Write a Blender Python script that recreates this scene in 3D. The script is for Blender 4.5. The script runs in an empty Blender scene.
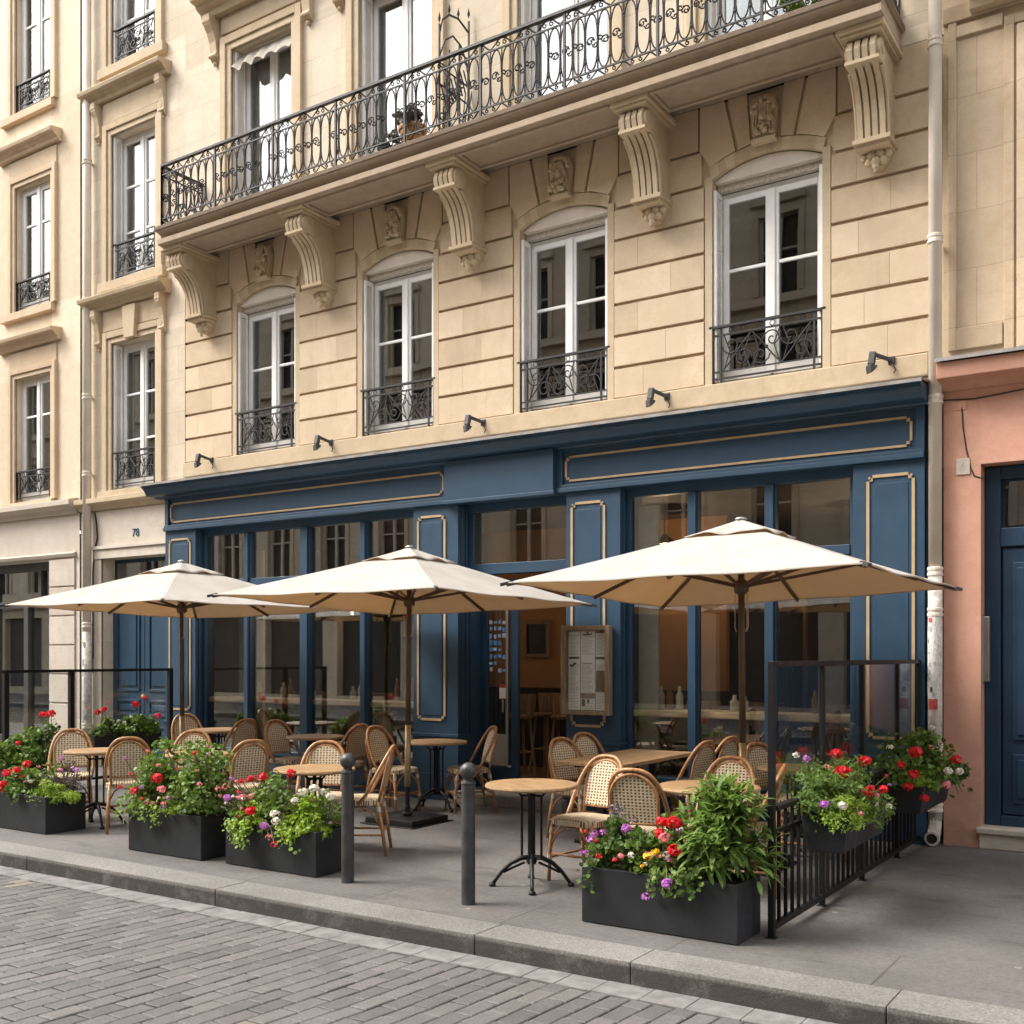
import bpy, math, random
from mathutils import Vector, Matrix
R = math.radians
random.seed(7)
SC = bpy.context.scene
COL = SC.collection

# ------------------------------------------------------------------ materials
def new_mat(name):
    m = bpy.data.materials.new(name); m.use_nodes = True
    nt = m.node_tree
    for n in list(nt.nodes): nt.nodes.remove(n)
    out = nt.nodes.new('ShaderNodeOutputMaterial')
    return m, nt, out
def N(nt, typ, **kw):
    n = nt.nodes.new(typ)
    for k, v in kw.items():
        if k in n.inputs: n.inputs[k].default_value = v
        else: setattr(n, k, v)
    return n
def L(nt, a, b): nt.links.new(a, b)
def c4(c, k=1.0): return (min(1, c[0]*k), min(1, c[1]*k), min(1, c[2]*k), 1)
def mixc(nt, fac, a, b, mode='MIX'):
    n = nt.nodes.new('ShaderNodeMix'); n.data_type = 'RGBA'; n.blend_type = mode
    def put(sock, v):
        if isinstance(v, bpy.types.NodeSocket): nt.links.new(v, sock)
        elif isinstance(v, (int, float)): sock.default_value = v
        else: sock.default_value = v
    put(n.inputs[0], fac); put(n.inputs[6], a); put(n.inputs[7], b)
    return n.outputs[2]
def ramp(nt, sock, lo, hi):
    n = nt.nodes.new('ShaderNodeMapRange'); n.inputs[1].default_value = lo; n.inputs[2].default_value = hi
    nt.links.new(sock, n.inputs[0]); return n.outputs[0]
def math2(nt, op, a, b=None):
    n = nt.nodes.new('ShaderNodeMath'); n.operation = op
    for i, v in enumerate((a, b)):
        if v is None: continue
        if isinstance(v, (int, float)): n.inputs[i].default_value = v
        else: nt.links.new(v, n.inputs[i])
    return n.outputs[0]
def noise(nt, vec, scale, detail=4, rough=.55):
    n = N(nt, 'ShaderNodeTexNoise', Scale=scale, Detail=detail, Roughness=rough)
    nt.links.new(vec, n.inputs['Vector']); return n.outputs['Fac']
def mapping(nt, vec, scale=(1, 1, 1), loc=(0, 0, 0), rot=(0, 0, 0)):
    n = nt.nodes.new('ShaderNodeMapping')
    n.inputs['Scale'].default_value = scale; n.inputs['Location'].default_value = loc; n.inputs['Rotation'].default_value = rot
    nt.links.new(vec, n.inputs['Vector']); return n.outputs['Vector']

def basic(name, col, rough=.6, var=.18, scale=6, bump=.0, bscale=60, metallic=0, spec=.5, island=0.0):
    m, nt, out = new_mat(name)
    tc = nt.nodes.new('ShaderNodeTexCoord'); v = tc.outputs['Object']
    b = N(nt, 'ShaderNodeBsdfPrincipled', Roughness=rough, Metallic=metallic)
    b.inputs['Specular IOR Level'].default_value = spec
    f = ramp(nt, noise(nt, v, scale), .3, .7)
    c = mixc(nt, f, c4(col, 1-var), c4(col, 1+var))
    if island:
        g = nt.nodes.new('ShaderNodeNewGeometry')
        c = mixc(nt, island, c, mixc(nt, g.outputs['Random Per Island'], c4(col, .55), c4(col, 1.45)))
    L(nt, c, b.inputs['Base Color'])
    rr = ramp(nt, noise(nt, v, scale*3), .2, .8)
    mr = nt.nodes.new('ShaderNodeMapRange'); mr.inputs[3].default_value = max(.02, rough-.1); mr.inputs[4].default_value = min(1, rough+.12)
    L(nt, rr, mr.inputs[0]); L(nt, mr.outputs[0], b.inputs['Roughness'])
    if bump:
        bp = N(nt, 'ShaderNodeBump', Strength=bump, Distance=.01)
        L(nt, noise(nt, v, bscale, 5), bp.inputs['Height']); L(nt, bp.outputs[0], b.inputs['Normal'])
    L(nt, b.outputs[0], out.inputs[0])
    return m

def stone(name, col, joints=None, var=.16, stain=.35, bump=.35, pits=True, foot=0):
    """limestone / render; joints = (brick width, row height, joint width)"""
    m, nt, out = new_mat(name)
    tc = nt.nodes.new('ShaderNodeTexCoord'); v = tc.outputs['Object']
    b = N(nt, 'ShaderNodeBsdfPrincipled', Roughness=.85)
    b.inputs['Specular IOR Level'].default_value = .25
    c = mixc(nt, ramp(nt, noise(nt, v, 1.3, 5), .3, .7), c4(col, 1-var), c4(col, 1+var))
    c = mixc(nt, ramp(nt, noise(nt, v, 7, 7, .72), .40, .70), c, c4((col[0]*.80, col[1]*.74, col[2]*.66)))
    c = mixc(nt, math2(nt, 'MULTIPLY', ramp(nt, noise(nt, mapping(nt, v, (3, 3, 30)), 2.2, 6, .7), .52, .8), .5), c, c4((col[0]*.70, col[1]*.64, col[2]*.56)))
    c = mixc(nt, math2(nt, 'MULTIPLY', ramp(nt, noise(nt, v, 55, 4, .7), .5, .75), .35), c, c4((col[0]*.62, col[1]*.57, col[2]*.52)))
    # vertical weather streaks
    vs = mapping(nt, v, (2.6, 2.6, .32))
    st = ramp(nt, noise(nt, vs, 1.6, 6, .6), .56, .78)
    c = mixc(nt, math2(nt, 'MULTIPLY', st, stain), c, c4((col[0]*.52, col[1]*.49, col[2]*.46)))
    if foot:
        sz = nt.nodes.new('ShaderNodeSeparateXYZ'); L(nt, v, sz.inputs[0])
        fz = math2(nt, 'SUBTRACT', 1.0, ramp(nt, sz.outputs[2], .0, .85))
        fm = ramp(nt, math2(nt, 'MULTIPLY', fz, ramp(nt, noise(nt, v, 4.5, 7, .7), .25, .7)), .12, .7)
        c = mixc(nt, math2(nt, 'MULTIPLY', fm, foot), c, (.17, .125, .085, 1))
    h = math2(nt, 'MULTIPLY', noise(nt, v, 70, 5), .5)
    if pits:
        vo = N(nt, 'ShaderNodeTexVoronoi', Scale=34); L(nt, mapping(nt, v, (1, 1, 2.2)), vo.inputs['Vector'])
        pz = ramp(nt, vo.outputs['Distance'], .05, .16)
        pm = math2(nt, 'GREATER_THAN', noise(nt, v, 6, 3), .56)
        pit = math2(nt, 'MULTIPLY', math2(nt, 'SUBTRACT', 1.0, pz), pm)
        c = mixc(nt, math2(nt, 'MULTIPLY', pit, .5), c, c4(col, .4))
        h = math2(nt, 'SUBTRACT', h, pit)
    if joints:
        sx = nt.nodes.new('ShaderNodeSeparateXYZ'); L(nt, v, sx.inputs[0])
        cx = nt.nodes.new('ShaderNodeCombineXYZ'); L(nt, sx.outputs[0], cx.inputs[0]); L(nt, sx.outputs[2], cx.inputs[1])
        br = N(nt, 'ShaderNodeTexBrick', Scale=1.0); br.offset = .5
        br.inputs['Mortar Size'].default_value = joints[2]; br.inputs['Mortar Smooth'].default_value = .2
        br.inputs['Brick Width'].default_value = joints[0]; br.inputs['Row Height'].default_value = joints[1]
        br.inputs['Color1'].default_value = (.88, .88, .88, 1); br.inputs['Color2'].default_value = (1.06, 1.05, 1.04, 1)
        br.inputs['Mortar'].default_value = (.62, .56, .5, 1)
        L(nt, cx.outputs[0], br.inputs['Vector'])
        c = mixc(nt, 1.0, c, br.outputs['Color'], 'MULTIPLY')
        h = math2(nt, 'SUBTRACT', h, math2(nt, 'MULTIPLY', br.outputs['Fac'], 1.2))
    g = nt.nodes.new('ShaderNodeNewGeometry')
    c = mixc(nt, .42, c, mixc(nt, g.outputs['Random Per Island'], c4((col[0]*.74, col[1]*.72, col[2]*.68)), c4((col[0]*1.25, col[1]*1.27, col[2]*1.32))))
    L(nt, c, b.inputs['Base Color'])
    bp = N(nt, 'ShaderNodeBump', Strength=bump, Distance=.012)
    L(nt, h, bp.inputs['Height']); L(nt, bp.outputs[0], b.inputs['Normal'])
    L(nt, b.outputs[0], out.inputs[0])
    return m

def glass(name, tint=(.9, .92, .92), ior=1.5, wave=.02, base=.06, rough=0.0, cap=.6):
    m, nt, out = new_mat(name)
    tc = nt.nodes.new('ShaderNodeTexCoord'); v = tc.outputs['Object']
    tr = N(nt, 'ShaderNodeBsdfTransparent', Color=c4(tint))
    gl = N(nt, 'ShaderNodeBsdfGlossy', Color=(.86, .87, .87, 1), Roughness=rough)
    fr = N(nt, 'ShaderNodeFresnel', IOR=ior)
    f = math2(nt, 'MINIMUM', math2(nt, 'ADD', fr.outputs[0], base), cap)
    bp = N(nt, 'ShaderNodeBump', Strength=wave, Distance=.05)
    L(nt, noise(nt, v, 1.1, 0), bp.inputs['Height']); L(nt, bp.outputs[0], gl.inputs['Normal'])
    mx = nt.nodes.new('ShaderNodeMixShader')
    L(nt, f, mx.inputs[0]); L(nt, tr.outputs[0], mx.inputs[1]); L(nt, gl.outputs[0], mx.inputs[2])
    L(nt, mx.outputs[0], out.inputs[0])
    return m

def wood(name, col, rough=.55, scale=1.0, axis=0):
    m, nt, out = new_mat(name)
    tc = nt.nodes.new('ShaderNodeTexCoord'); v = tc.outputs['Object']
    s = [14, 14, 14]; s[axis] = 1.6
    vv = mapping(nt, v, tuple(k*scale for k in s))
    b = N(nt, 'ShaderNodeBsdfPrincipled', Roughness=rough)
    c = mixc(nt, ramp(nt, noise(nt, vv, 2.4, 7, .65), .3, .72), c4((col[0]*.42, col[1]*.36, col[2]*.3)), c4(col, 1.25))
    c = mixc(nt, ramp(nt, noise(nt, v, 3, 4), .45, .75), c, c4(col, .68))
    L(nt, c, b.inputs['Base Color'])
    bp = N(nt, 'ShaderNodeBump', Strength=.25, Distance=.004)
    L(nt, noise(nt, vv, 3, 6), bp.inputs['Height']); L(nt, bp.outputs[0], b.inputs['Normal'])
    L(nt, b.outputs[0], out.inputs[0])
    return m

def weave(name, a, d, pitch, axes=(0, 2), dark=(.07, .04, .02)):
    """woven cane: pale strands with a staggered grid of dark gaps"""
    m, nt, out = new_mat(name)
    tc = nt.nodes.new('ShaderNodeTexCoord'); sx = nt.nodes.new('ShaderNodeSeparateXYZ'); L(nt, tc.outputs['Object'], sx.inputs[0])
    u = sx.outputs[axes[0]]; w = sx.outputs[axes[1]]
    k = math.pi/pitch
    p = math2(nt, 'MULTIPLY', math2(nt, 'SINE', math2(nt, 'MULTIPLY', u, k)), math2(nt, 'SINE', math2(nt, 'MULTIPLY', w, k*1.25)))
    f = ramp(nt, math2(nt, 'ABSOLUTE', p), .48, .70)
    s = math2(nt, 'GREATER_THAN', p, 0.0)
    b = N(nt, 'ShaderNodeBsdfPrincipled', Roughness=.5)
    nz = noise(nt, tc.outputs['Object'], 45, 3)
    pale = mixc(nt, ramp(nt, nz, .3, .7), c4(a, .82), c4(a, 1.1))
    dk = mixc(nt, s, c4(dark), c4(d))
    c = mixc(nt, f, pale, dk)
    L(nt, c, b.inputs['Base Color'])
    bp = N(nt, 'ShaderNodeBump', Strength=.8, Distance=.006); bp.invert = True
    L(nt, f, bp.inputs['Height']); L(nt, bp.outputs[0], b.inputs['Normal'])
    L(nt, b.outputs[0], out.inputs[0])
    return m

def leafmat(name, lo, hi, trans=.35):
    m, nt, out = new_mat(name)
    g = nt.nodes.new('ShaderNodeNewGeometry')
    tc = nt.nodes.new('ShaderNodeTexCoord')
    r = math2(nt, 'ADD', math2(nt, 'MULTIPLY', g.outputs['Random Per Island'], .65), math2(nt, 'MULTIPLY', noise(nt, tc.outputs['Object'], 7, 3), .5))
    c = mixc(nt, ramp(nt, r, .15, 1.0), c4(lo), c4(hi))
    b = N(nt, 'ShaderNodeBsdfPrincipled', Roughness=.45); b.inputs['Specular IOR Level'].default_value = .35
    t = nt.nodes.new('ShaderNodeBsdfTranslucent')
    L(nt, c, b.inputs['Base Color']); L(nt, mixc(nt, .5, c, c4((hi[0]*1.2, hi[1]*1.2, hi[2]*.6))), t.inputs[0])
    mx = nt.nodes.new('ShaderNodeMixShader'); mx.inputs[0].default_value = trans
    L(nt, b.outputs[0], mx.inputs[1]); L(nt, t.outputs[0], mx.inputs[2]); L(nt, mx.outputs[0], out.inputs[0])
    return m

def fabric(name, col, tcol, trans=.35):
    m, nt, out = new_mat(name)
    tc = nt.nodes.new('ShaderNodeTexCoord'); v = tc.outputs['Object']
    b = N(nt, 'ShaderNodeBsdfPrincipled', Roughness=.9); b.inputs['Specular IOR Level'].default_value = .15
    c = mixc(nt, ramp(nt, noise(nt, v, 3.5, 5), .35, .75), c4(col, 1.04), c4((col[0]*.88, col[1]*.86, col[2]*.82)))
    L(nt, c, b.inputs['Base Color'])
    t = N(nt, 'ShaderNodeBsdfTranslucent', Color=c4(tcol))
    bp = N(nt, 'ShaderNodeBump', Strength=.55, Distance=.02)
    L(nt, math2(nt, 'ADD', noise(nt, mapping(nt, v, (1, 1.6, 1)), 3.2, 3), math2(nt, 'MULTIPLY', noise(nt, v, 300, 1), .05)), bp.inputs['Height']); L(nt, bp.outputs[0], b.inputs['Normal'])
    mx = nt.nodes.new('ShaderNodeMixShader'); mx.inputs[0].default_value = trans
    L(nt, b.outputs[0], mx.inputs[1]); L(nt, t.outputs[0], mx.inputs[2]); L(nt, mx.outputs[0], out.inputs[0])
    return m

def emit(name, col, s):
    m, nt, out = new_mat(name)
    e = N(nt, 'ShaderNodeEmission', Color=c4(col), Strength=s); L(nt, e.outputs[0], out.inputs[0]); return m

def granite_mat():
    m, nt, out = new_mat('granite_kerb')
    tc = nt.nodes.new('ShaderNodeTexCoord'); v = tc.outputs['Object']; g = nt.nodes.new('ShaderNodeNewGeometry')
    b = N(nt, 'ShaderNodeBsdfPrincipled', Roughness=.75); b.inputs['Specular IOR Level'].default_value = .35
    c = mixc(nt, ramp(nt, noise(nt, v, 1.2, 4), .3, .7), (.20, .188, .17, 1), (.285, .268, .245, 1))
    c = mixc(nt, ramp(nt, noise(nt, v, 80, 4, .75), .38, .64), c, mixc(nt, 1.0, c, (.5, .49, .48, 1), 'MULTIPLY'))
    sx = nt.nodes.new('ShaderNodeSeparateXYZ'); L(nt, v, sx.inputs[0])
    grime_shade = math2(nt, 'MULTIPLY', ramp(nt, math2(nt, 'MULTIPLY', sx.outputs[2], -1.0), .012, .03), ramp(nt, noise(nt, v, 5, 5, .65), .15, .5))
    c = mixc(nt, math2(nt, 'MULTIPLY', grime_shade, .92), c, (.048, .042, .036, 1))  # darker below the top edge: road dirt plus upright-face shade painted into the colour
    L(nt, c, b.inputs['Base Color'])
    bp = N(nt, 'ShaderNodeBump', Strength=.6, Distance=.008)
    L(nt, math2(nt, 'ADD', noise(nt, v, 22, 4), math2(nt, 'MULTIPLY', noise(nt, v, 110, 3), .6)), bp.inputs['Height']); L(nt, bp.outputs[0], b.inputs['Normal'])
    L(nt, b.outputs[0], out.inputs[0]); return m

def sett_mat():
    m, nt, out = new_mat('sett_granite')
    tc = nt.nodes.new('ShaderNodeTexCoord'); v = tc.outputs['Object']; g = nt.nodes.new('ShaderNodeNewGeometry')
    b = N(nt, 'ShaderNodeBsdfPrincipled', Roughness=.68); b.inputs['Specular IOR Level'].default_value = .4
    c = mixc(nt, g.outputs['Random Per Island'], (.128, .123, .118, 1), (.192, .181, .171, 1))
    c = mixc(nt, ramp(nt, noise(nt, v, .8, 4), .35, .7), c, mixc(nt, 1.0, c, (.84, .82, .8, 1), 'MULTIPLY'))
    c = mixc(nt, ramp(nt, noise(nt, v, 75, 4, .75), .36, .66), c, mixc(nt, 1.0, c, (.56, .55, .54, 1), 'MULTIPLY'))
    c = mixc(nt, ramp(nt, noise(nt, v, 9, 5, .7), .45, .75), c, mixc(nt, 1.0, c, (1.22, 1.2, 1.17, 1), 'MULTIPLY'))
    gt = math2(nt, 'GREATER_THAN', g.outputs['Random Per Island'], .988)
    c = mixc(nt, math2(nt, 'MULTIPLY', gt, .6), c, (.21, .178, .135, 1))
    L(nt, c, b.inputs['Base Color'])
    bp = N(nt, 'ShaderNodeBump', Strength=.45, Distance=.006)
    L(nt, math2(nt, 'ADD', noise(nt, v, 14, 4), math2(nt, 'MULTIPLY', noise(nt, v, 140, 3), .4)), bp.inputs['Height']); L(nt, bp.outputs[0], b.inputs['Normal'])
    L(nt, b.outputs[0], out.inputs[0]); return m

def paving_mat():
    m, nt, out = new_mat('pavement_slabs')
    tc = nt.nodes.new('ShaderNodeTexCoord'); v = tc.outputs['Object']
    b = N(nt, 'ShaderNodeBsdfPrincipled', Roughness=.72); b.inputs['Specular IOR Level'].default_value = .35
    br = N(nt, 'ShaderNodeTexBrick', Scale=1.0); br.offset = .37
    br.inputs['Mortar Size'].default_value = .006; br.inputs['Brick Width'].default_value = 1.12; br.inputs['Row Height'].default_value = .62
    br.inputs['Color1'].default_value = (.93, .93, .93, 1); br.inputs['Color2'].default_value = (1.06, 1.05, 1.04, 1); br.inputs['Mortar'].default_value = (.6, .57, .54, 1)
    vd = nt.nodes.new('ShaderNodeVectorMath'); vd.operation = 'ADD'
    L(nt, v, vd.inputs[0]); vd.inputs[1].default_value = (0.3, .14, 0)
    L(nt, vd.outputs[0], br.inputs['Vector'])
    c = mixc(nt, ramp(nt, noise(nt, v, .9, 6, .6), .3, .7), (.118, .110, .103, 1), (.205, .193, .181, 1))
    c = mixc(nt, ramp(nt, noise(nt, mapping(nt, v, (.7, 2.6, 1)), 1.7, 6, .65), .55, .78), c, (.078, .069, .062, 1))
    c = mixc(nt, ramp(nt, noise(nt, v, 120, 3), .42, .7), c, mixc(nt, 1.0, c, (.72, .71, .7, 1), 'MULTIPLY'))
    gum = N(nt, 'ShaderNodeTexVoronoi', Scale=2.3); L(nt, v, gum.inputs['Vector'])
    gm = math2(nt, 'LESS_THAN', gum.outputs['Distance'], .045)
    c = mixc(nt, math2(nt, 'MULTIPLY', gm, .5), c, (.36, .34, .31, 1))
    c = mixc(nt, ramp(nt, noise(nt, v, 26, 5, .7), .35, .7), c, mixc(nt, 1.0, c, (.70, .69, .68, 1), 'MULTIPLY'))
    sp = nt.nodes.new('ShaderNodeSeparateXYZ'); L(nt, v, sp.inputs[0])
    edge = math2(nt, 'ADD', math2(nt, 'MULTIPLY', math2(nt, 'LESS_THAN', sp.outputs[1], -3.865), .65), .22)
    c = mixc(nt, edge, c, mixc(nt, 1.0, c, br.outputs['Color'], 'MULTIPLY'))
    L(nt, c, b.inputs['Base Color'])
    bp = N(nt, 'ShaderNodeBump', Strength=.5, Distance=.008)
    L(nt, math2(nt, 'SUBTRACT', noise(nt, v, 60, 6), math2(nt, 'MULTIPLY', br.outputs['Fac'], edge)), bp.inputs['Height']); L(nt, bp.outputs[0], b.inputs['Normal'])
    L(nt, b.outputs[0], out.inputs[0]); return m

M = {}
M['lime'] = stone('limestone_blocks', (.59, .472, .335), None, var=.22, stain=.75)
M['ashlar'] = stone('limestone_ashlar', (.63, .54, .42), (1.02, .46, .0045), pits=False, stain=.35)
M['trim'] = stone('carved_limestone', (.54, .435, .30), None, pits=False, stain=.5)
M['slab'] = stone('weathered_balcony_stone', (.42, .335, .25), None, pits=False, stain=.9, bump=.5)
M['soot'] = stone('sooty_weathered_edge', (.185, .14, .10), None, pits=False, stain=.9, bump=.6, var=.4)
M['render'] = stone('cream_render', (.67, .555, .41), None, pits=False, stain=.2, bump=.15, var=.09)
M['rtrim'] = stone('render_trim', (.60, .47, .33), None, pits=False, stain=.3, bump=.15)
M['base'] = stone('pale_base_stone', (.56, .50, .425), None, pits=False, stain=.4, bump=.25, foot=.5)
M['rstone'] = stone('right_house_stone', (.56, .445, .315), (.8, .5, .004), pits=False, stain=.4)
M['pink'] = stone('salmon_render', (.585, .322, .235), None, pits=False, stain=.35, bump=.3, var=.1, foot=.75)
M['opp'] = stone('opposite_stone', (.54, .45, .35), (1.0, .45, .006), pits=False)
M['blue'] = basic('petrol_blue_paint', (.0145, .047, .087), .5, .12, 3, .08, 30)
M['dblue'] = basic('dark_blue_door_paint', (.011, .036, .074), .42, .12, 3, .08, 30)
M['gold'] = basic('tan_gold_line', (.42, .30, .17), .5, .15)
M['zinc'] = basic('zinc_flashing', (.30, .28, .26), .5, .3, 4, .2, 12, .5)
M['white'] = basic('white_window_paint', (.82, .81, .79), .5, .06, 5)
M['shut'] = basic('white_shutter_paint', (.80, .785, .755), .55, .08, 5)
M['bandgrey'] = basic('dusty_band', (.47, .43, .36), .8, .3, 40)
M['lamb'] = basic('cream_blind_box', (.70, .635, .55), .6, .08, 5)
M['iron'] = basic('wrought_iron', (.016, .0145, .014), .55, .3, 20, .1, 80)
M['black'] = basic('black_powder_coat', (.0055, .0055, .006), .5, .2, 8, 0, 60, 0, .35)
M['bollard'] = basic('worn_dark_iron', (.055, .054, .055), .45, .35, 9, .15, 40, .3)
M['planter'] = basic('charcoal_planter', (.017, .019, .0215), .65, .3, 3, .15, 40, 0, .35)
M['soil'] = basic('potting_soil', (.05, .035, .022), .95, .4, 30, .8, 60)
M['pipe'] = basic('cream_cast_pipe', (.64, .565, .47), .55, .12, 2.5, .12, 25)
M['pipe_dirty'] = basic('worn_pipe_base', (.50, .45, .39), .65, .35, 14, .2, 40)
M['rattan'] = wood('rattan_cane', (.46, .235, .095), .4, 1.6, 2)
M['bind'] = basic('pale_cane_binding', (.55, .43, .29), .6, .2, 30)
M['weave'] = weave('woven_cane_back', (.70, .58, .40), (.26, .14, .055), .027)
M['weave_seat'] = weave('woven_cane_seat', (.62, .50, .34), (.22, .12, .05), .024, (0, 1))
M['oak'] = wood('oak_table_wood', (.40, .25, .125), .5, 1.0, 0)
M['bar'] = wood('counter_wood', (.78, .56, .33), .45, .8, 0)
M['polewood'] = wood('umbrella_pole_wood', (.125, .078, .045), .4, 1, 2)
M['brass'] = basic('brass_sleeve', (.40, .29, .15), .4, .2, 8, 0, 60, .5)
M['steel'] = basic('brushed_steel', (.45, .44, .42), .35, .1, 10, 0, 60, .9)
M['canvas'] = fabric('cream_canvas', (.575, .56, .525), (.74, .52, .27), .34)
M['valance'] = fabric('white_awning_cloth', (.50, .46, .40), (.5, .45, .38), .2)
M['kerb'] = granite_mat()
M['gutter'] = basic('gutter_granite', (.178, .168, .156), .8, .3, 9, .4, 50)
M['joint'] = basic('sett_joint_sand', (.034, .028, .023), .95, .3, 20)
M['ground'] = basic('far_ground', (.12, .11, .10), .9, .2, 2)
M['sett'] = sett_mat()
M['paving'] = paving_mat()
M['wglass'] = glass('window_glass', (.72, .73, .72), 1.58, .02, .075)
M['sglass'] = glass('shop_glass', (.90, .92, .91), 1.5, .008, .075)
M['cglass'] = glass('screen_glass', (.95, .96, .955), 1.45, .004, .02, cap=.13)
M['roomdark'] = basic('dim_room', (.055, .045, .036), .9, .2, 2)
M['curtain'] = basic('net_curtain', (.50, .46, .40), .9, .1, 10)
M['ochre'] = basic('ochre_wall', (.34, .165, .07), .8, .1, 2)
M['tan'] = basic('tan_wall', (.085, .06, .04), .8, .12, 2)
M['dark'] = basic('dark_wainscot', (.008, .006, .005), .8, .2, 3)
M['floor'] = wood('cafe_floor', (.16, .085, .04), .5, .5, 1)
M['stoolwood'] = wood('stool_wood', (.26, .15, .08), .5, 1, 2)
M['paper'] = basic('menu_paper', (.88, .87, .85), .8, .05, 6)
M['ink'] = basic('printed_ink', (.09, .09, .09), .8, .1)
M['greyink'] = basic('grey_print', (.40, .39, .38), .8, .1)
M['menuwood'] = wood('menu_frame_wood', (.30, .215, .13), .55, 1, 2)
M['red'] = leafmat('red_petals', (.55, .008, .015), (.85, .03, .05), .25)
M['pinkfl'] = leafmat('pink_petals', (.75, .16, .22), (.85, .35, .35), .25)
M['purple'] = leafmat('mauve_petals', (.40, .10, .45), (.68, .28, .72), .25)
M['whitefl'] = leafmat('white_petals', (.70, .62, .55), (.88, .84, .80), .25)
M['yellow'] = leafmat('yellow_petals', (.85, .42, .005), (.95, .60, .02), .2)
M['green'] = leafmat('mid_green_leaves', (.045, .088, .016), (.20, .31, .062))
M['dgreen'] = leafmat('deep_green_leaves', (.030, .062, .013), (.125, .21, .046))
M['lime_leaf'] = leafmat('lime_green_leaves', (.14, .23, .025), (.38, .52, .075))
M['lance'] = leafmat('lance_leaves', (.055, .105, .022), (.23, .35, .085))
M['greyleaf'] = leafmat('grey_dry_leaves', (.06, .05, .05), (.22, .19, .19), .2)
M['stem'] = basic('plant_stem', (.13, .10, .05), .7, .3, 20)
M['bulb'] = emit('warm_bulb', (1.0, .55, .22), 9)
M['bottle'] = basic('white_bottle', (.60, .56, .50), .3, .1)
M['amber'] = basic('amber_bottle', (.28, .15, .05), .2, .2)
M['orange'] = basic('orange_pot', (.48, .22, .06), .6, .2)
M['terra'] = basic('terracotta', (.42, .17, .09), .8, .2)
M['numblue'] = basic('number_blue', (.018, .055, .105), .4, .1)
M['sticker'] = basic('pale_sticker', (.62, .60, .57), .7, .2, 40)
M['stickred'] = basic('red_sticker', (.45, .07, .06), .7, .3, 40)
M['stained'] = basic('blue_leaded_glass', (.16, .34, .62), .2, .5, 18)
M['palegl'] = basic('pale_blue_glass', (.42, .55, .68), .2, .5, 18)
M['greyframe'] = basic('grey_brown_frame', (.05, .048, .046), .5, .2, 5)
M['artdark'] = basic('dark_picture', (.018, .014, .010), .4, .6, 6)
M['cable'] = basic('cable_black', (.03, .025, .022), .7, .1)
M['greyvinyl'] = basic('grey_vinyl', (.42, .41, .38), .6, .08)

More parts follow.
